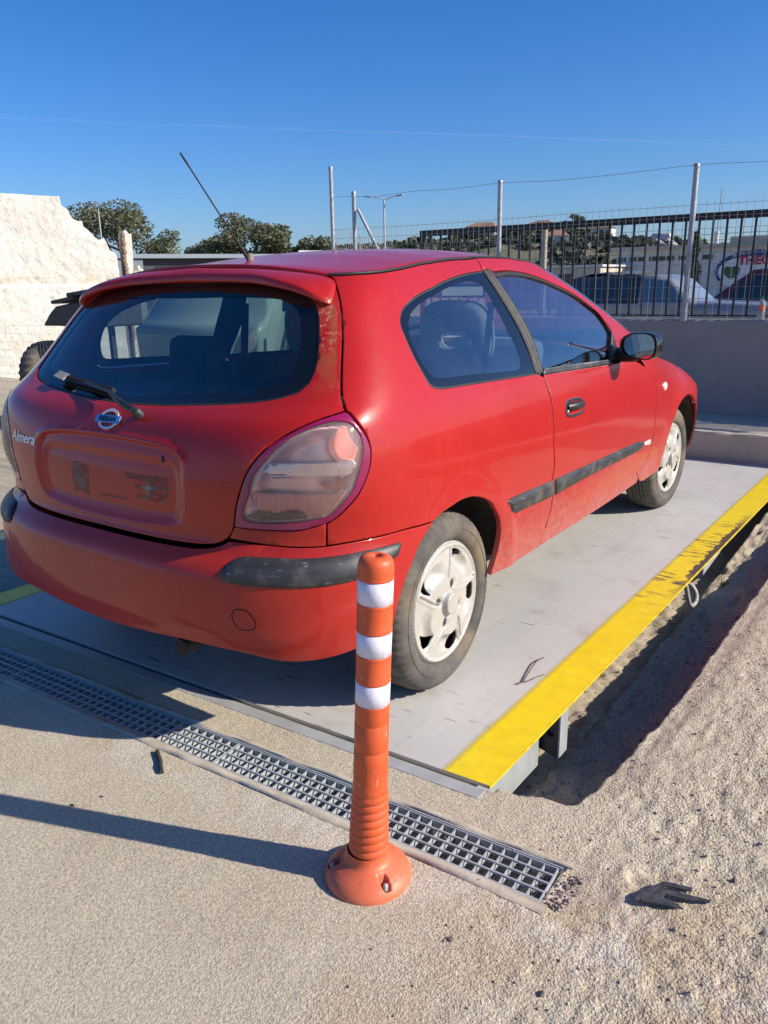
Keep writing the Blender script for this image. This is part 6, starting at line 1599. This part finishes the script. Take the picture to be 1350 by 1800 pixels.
# ---- trees
def leaf_mat(name, a, b, c3_):
    t = NT(name); x = t.noise(.55, 3, .6); y = t.noise(3.0, 4, .7); oi = t.n("ObjectInfo").outputs['Random']
    c = t.mix(t.ramp(x, .35, .65), a, b); c = t.mix(t.math('MULTIPLY', t.ramp(y, .5, .75), .7), c, c3_)
    df = t.bsdf(c, .6); tr = t.n("BsdfTranslucent"); t.l(c, tr.inputs[0]); mx = t.n("MixShader"); mx.inputs[0].default_value = .22; t.l(df, mx.inputs[1]); t.l(tr.outputs[0], mx.inputs[2])
    return t.done(mx.outputs[0])
M['leaf'] = leaf_mat("eucalyptus_leaves", (.085, .098, .045), (.150, .155, .075), (.215, .19, .11)); M['leaf_dark'] = leaf_mat("dark_leaves", (.030, .048, .022), (.05, .068, .03), (.08, .085, .045))
M['bark'] = simple("pale_bark", (.24, .20, .16), .9, var=.3, scale=4, bump=.3, bscale=8)
def tree(loc, h, w, label, seed, n=3200, leaf=.42, lobes=9, mat='leaf', base=.28, group="eucalyptus trees behind the shed"):
    rg = random.Random(seed); e = empty("tree", loc, rg.random()*6, label, "tree", group)
    L = []
    for i in range(lobes):
        a = rg.random()*6.28; f = rg.random(); rr = w/2*(.15+.62*rg.random()**.7)
        L.append((Vector((math.cos(a)*rr, math.sin(a)*rr, h*(base+(.93-base)*f)-.05*h)), w*rg.uniform(.13, .24), h*rg.uniform(.09, .16)))
    L.append((Vector((rg.uniform(-.1, .1)*w, 0, h*.88)), w*.20, h*.11))
    tk = MB(); tk.tube(c3([(0, 0, 0), (.02*w, .01*w, h*.25), (-.01*w, 0, h*.5), (.02*w, .02*w, h*.78)], .4), np.linspace(.035*h, .010*h, len(c3([(0, 0, 0), (.02*w, .01*w, h*.25), (-.01*w, 0, h*.5), (.02*w, .02*w, h*.78)], .4))), 8)
    for c, a, b in L: 
        s = Vector((0, 0, h*rg.uniform(.2, .5))); tk.tube([s, s.lerp(c, .55)+Vector((0, 0, -.03*h)), c], [.016*h, .010*h, .004*h], 6)
    tk.build("trunk", M['bark'], e)
    V, F = [], []
    for i in range(n):
        c, a, b = rg.choice(L); d = Vector((rg.gauss(0, 1), rg.gauss(0, 1), rg.gauss(0, 1))).normalized()*(rg.random()**.38)
        p = c+Vector((d.x*a, d.y*a, d.z*b))*1.08; s = leaf*rg.uniform(.5, 1.15)
        u_ = Vector((rg.gauss(0, 1), rg.gauss(0, 1), rg.gauss(0, .6))).normalized(); v_ = u_.cross(Vector((rg.gauss(0, 1), rg.gauss(0, 1), rg.gauss(0, 1)))).normalized()
        k = len(V); V += [p-u_*s*.5, p+v_*s*.28, p+u_*s*.5-Vector((0, 0, s*.25)), p-v_*s*.28]; F.append((k, k+1, k+2, k+3))
    cr_ = MB().add(V, F).build("crown", M[mat], e); cr_['kind'] = 'stuff' if False else 'thing'
    del cr_['kind']
    return e
TL = [((-78.2, 60), 11.6, 12.5, "tallest spreading tree rising behind the ruined white wall", 1, 5200), ((-70.3, 60), 7.9, 6.0, "rounded tree just right of the ruined wall's jamb", 2, 2600), ((-64.8, 60.5), 6.8, 5.6, "low bushy tree between the ruin and the aerial", 3, 2200),
      ((-59.6, 60), 9.0, 8.2, "broad dome shaped tree directly behind the car aerial", 4, 4200), ((-54.2, 60), 7.6, 5.2, "upright tree just right of the aerial", 5, 2600), ((-50.9, 61), 6.4, 4.6, "smaller tree, second from the right of the row", 6, 1900), ((-47.6, 60), 5.6, 2.6, "smallest tree at the right end of the row by the fence corner", 7, 900)]
for (x, y), h, w, lab, sd, n in TL: tree((x, y, -.34), h, w, lab, sd, int(n*1.7), lobes=13)
def cypress(loc, h, w, label, seed):
    rg = random.Random(seed); e = empty("cypress_tree", loc, 0, label, "tree")
    MB().tube([(0, 0, 0), (0, 0, h*.9)], [.10, .02], 7).build("trunk", M['bark'], e)
    V, F = [], []
    for i in range(2600):
        z = rg.random(); r_ = w/2*(.35+.65*math.sin(math.pi*min(1, z*.86+.14))**.8)*(1-.55*z)*(1+.45*math.sin(z*23+seed)*.5); a = rg.random()*6.28; q = rg.random()**.5*r_
        p = Vector((q*math.cos(a), q*math.sin(a), .25+z*(h-.25))); s = .17*rg.uniform(.6, 1.2); u_ = Vector((math.cos(a)*.5+rg.gauss(0, .3), math.sin(a)*.5+rg.gauss(0, .3), .9)).normalized(); v_ = u_.cross(Vector((rg.gauss(0, 1), rg.gauss(0, 1), .2))).normalized()
        k = len(V); V += [p-u_*s*.5, p+v_*s*.25, p+u_*s*.6, p-v_*s*.25]; F.append((k, k+1, k+2, k+3))
    MB().add(V, F).build("crown", M['leaf_dark'], e)
cypress((-10.1, 45.5, -.34), 4.05, 1.15, "slim dark cypress in front of the white workshop", 3)
# ---- the hill, its scrub and houses
hx = np.linspace(-420, 160, 150); hy = np.linspace(110, 420, 46)
HX, HY = np.meshgrid(hx, hy)
ridge = np.interp(hx, [-420, -260, -200, -165, -152, -136, -120, -109, -99, -94, -86, -74, -40, 20, 160], [6, 9, 13.0, 14.0, 12.8, 14.0, 14.6, 14.6, 16.2, 16.4, 13.6, 11.6, 8.5, 6, 4])
def hill_z(X, Y): 
    r = np.interp(X, hx, ridge); u = np.clip((Y-112)/130, 0, 1); u = u*u*(3-2*u)
    return -.6+r*u*np.where(Y > 250, np.clip(1-(Y-250)/170*.4, 0, 1), 1)+fbm(X, Y, 30, 3, 7)*2.2*u+fbm(X, Y, 9, 2, 12)*.8*u
HZ = hill_z(HX, HY); nx_, ny_ = len(hx), len(hy); V = np.stack([HX, HY, HZ], -1).reshape(-1, 3)
F = [(j*nx_+i, j*nx_+i+1, (j+1)*nx_+i+1, (j+1)*nx_+i) for j in range(ny_-1) for i in range(nx_-1)]
ht = NT("dry_hillside"); hc_ = ht.mix(ht.ramp(ht.noise(.06, 5, .6), .35, .65), (.10, .10, .055), (.15, .135, .08)); M['hill'] = ht.done(ht.bsdf(ht.mix(ht.ramp(ht.noise(.5, 4), .45, .65), hc_, (.075, .08, .04)), .95))
tag(link("hill", mesh_from("hill", V, F, True), M['hill']), kind='structure')
rng = random.Random(21); sb_ = MB(); V, F = [], []
for i in range(2600):
    X = rng.uniform(-250, -55); Y = rng.uniform(125, 262); 
    if fbm(np.array(X), np.array(Y), 22, 2, 77) < -.16: continue
    Z = float(hill_z(np.array(X), np.array(Y))); s = rng.uniform(.9, 2.4)*(1.7 if rng.random() < .06 else 1)
    for j in range(34):
        d = Vector((rng.gauss(0, 1), rng.gauss(0, 1), abs(rng.gauss(0, 1)))).normalized()*rng.random()**.3; p = Vector((X+d.x*s, Y+d.y*s, Z+d.z*s*.85)); q = s*.42
        u_ = Vector((rng.gauss(0, 1), rng.gauss(0, 1), rng.gauss(0, 1))).normalized(); v_ = u_.cross(Vector((rng.gauss(0, 1), rng.gauss(0, 1), 1))).normalized(); k = len(V)
        V += [p-u_*q, p+v_*q*.7, p+u_*q, p-v_*q*.7]; F.append((k, k+1, k+2, k+3))
tag(sb_.add(V, F).build("hillside_scrub", leaf_mat("scrub_leaves", (.040, .052, .028), (.065, .075, .040), (.10, .095, .055))), kind='stuff')
V, F = [], []
for i in range(700):
    X = rng.uniform(-175, -15); Y = rng.uniform(75, 105); s = rng.uniform(.5, 1.4)
    for j in range(26):
        d = Vector((rng.gauss(0, 1), rng.gauss(0, 1), abs(rng.gauss(0, 1)))).normalized()*rng.random()**.3; p = Vector((X+d.x*s*1.2, Y+d.y*s, -.4+d.z*s)); q = s*.42
        u_ = Vector((rng.gauss(0, 1), rng.gauss(0, 1), rng.gauss(0, 1))).normalized(); v_ = u_.cross(Vector((rng.gauss(0, 1), rng.gauss(0, 1), 1))).normalized(); k = len(V)
        V += [p-u_*q, p+v_*q*.7, p+u_*q, p-v_*q*.7]; F.append((k, k+1, k+2, k+3))
tag(MB().add(V, F).build("roadside_scrub", leaf_mat("roadside_leaves", (.055, .065, .03), (.09, .095, .045), (.14, .12, .07))), kind='stuff')
hr = simple("clay_roof", (.26, .15, .10), .9); hwm = simple("house_render", (.58, .52, .45), .9, var=.05)
def house(X, Y, w, d, h, rz, label, dz=0):
    z = float(hill_z(np.array(float(X)), np.array(float(Y))))+dz; e = empty("hill_house", (X, Y, z), rz, label, "house", "houses on the hillside")
    MB().box((0, 0, h/2-1), (w, d, h+2)).build("wall", hwm, e)
    V = [(-w*.55, -d*.55, h), (w*.55, -d*.55, h), (w*.55, d*.55, h), (-w*.55, d*.55, h), (-w*.2, 0, h+1.5), (w*.2, 0, h+1.5)]
    MB().add(V, [(0, 1, 5, 4), (1, 2, 5), (2, 3, 4, 5), (3, 0, 4), (3, 2, 1, 0)]).build("roof", hr, e)
    for x in (-w*.25, w*.2): MB().box((x, -d/2-.02, h*.55), (1.1, .1, 1.3)).build("window", M['win_dark'], e)
house(-125, 236, 9, 7, 4, .3, "largest house on the hill crest left of the middle post"); house(-106, 240, 10, 7, 3.6, -.2, "house with clay roof just below the hill top"); house(-86.5, 236, 9, 6, 3, .1, "house on the right shoulder of the hill"); house(-84, 200, 6, 4, 2, .4, "small pale house low on the right slope"); house(-118, 228, 5, 5, 3, .1, "tiny house beside the largest hillside house")
tree((-97.5, 246, float(hill_z(np.array(-97.5), np.array(246.)))-.3), 6.0, 8.0, "lone round tree on the top of the hill", 31, 1500, .7, 8, 'leaf_dark', .25, None)
tree((-127, 240, float(hill_z(np.array(-127.), np.array(240.)))-.3), 4.6, 5.0, "dark tree beside the hill crest house", 33, 700, .7, 6, 'leaf_dark', .2, None)
# wooden pole seen between the bars
up_ = empty("utility_pole", (-6.87, 18, -.34), 0, "pale concrete utility pole between the railing bars", "pole")
MB().tube([(0, 0, 0), (0, 0, 2.98)], [.085, .075], 10).build("pole_shaft", simple("pole_concrete", (.36, .32, .27), .9), up_)
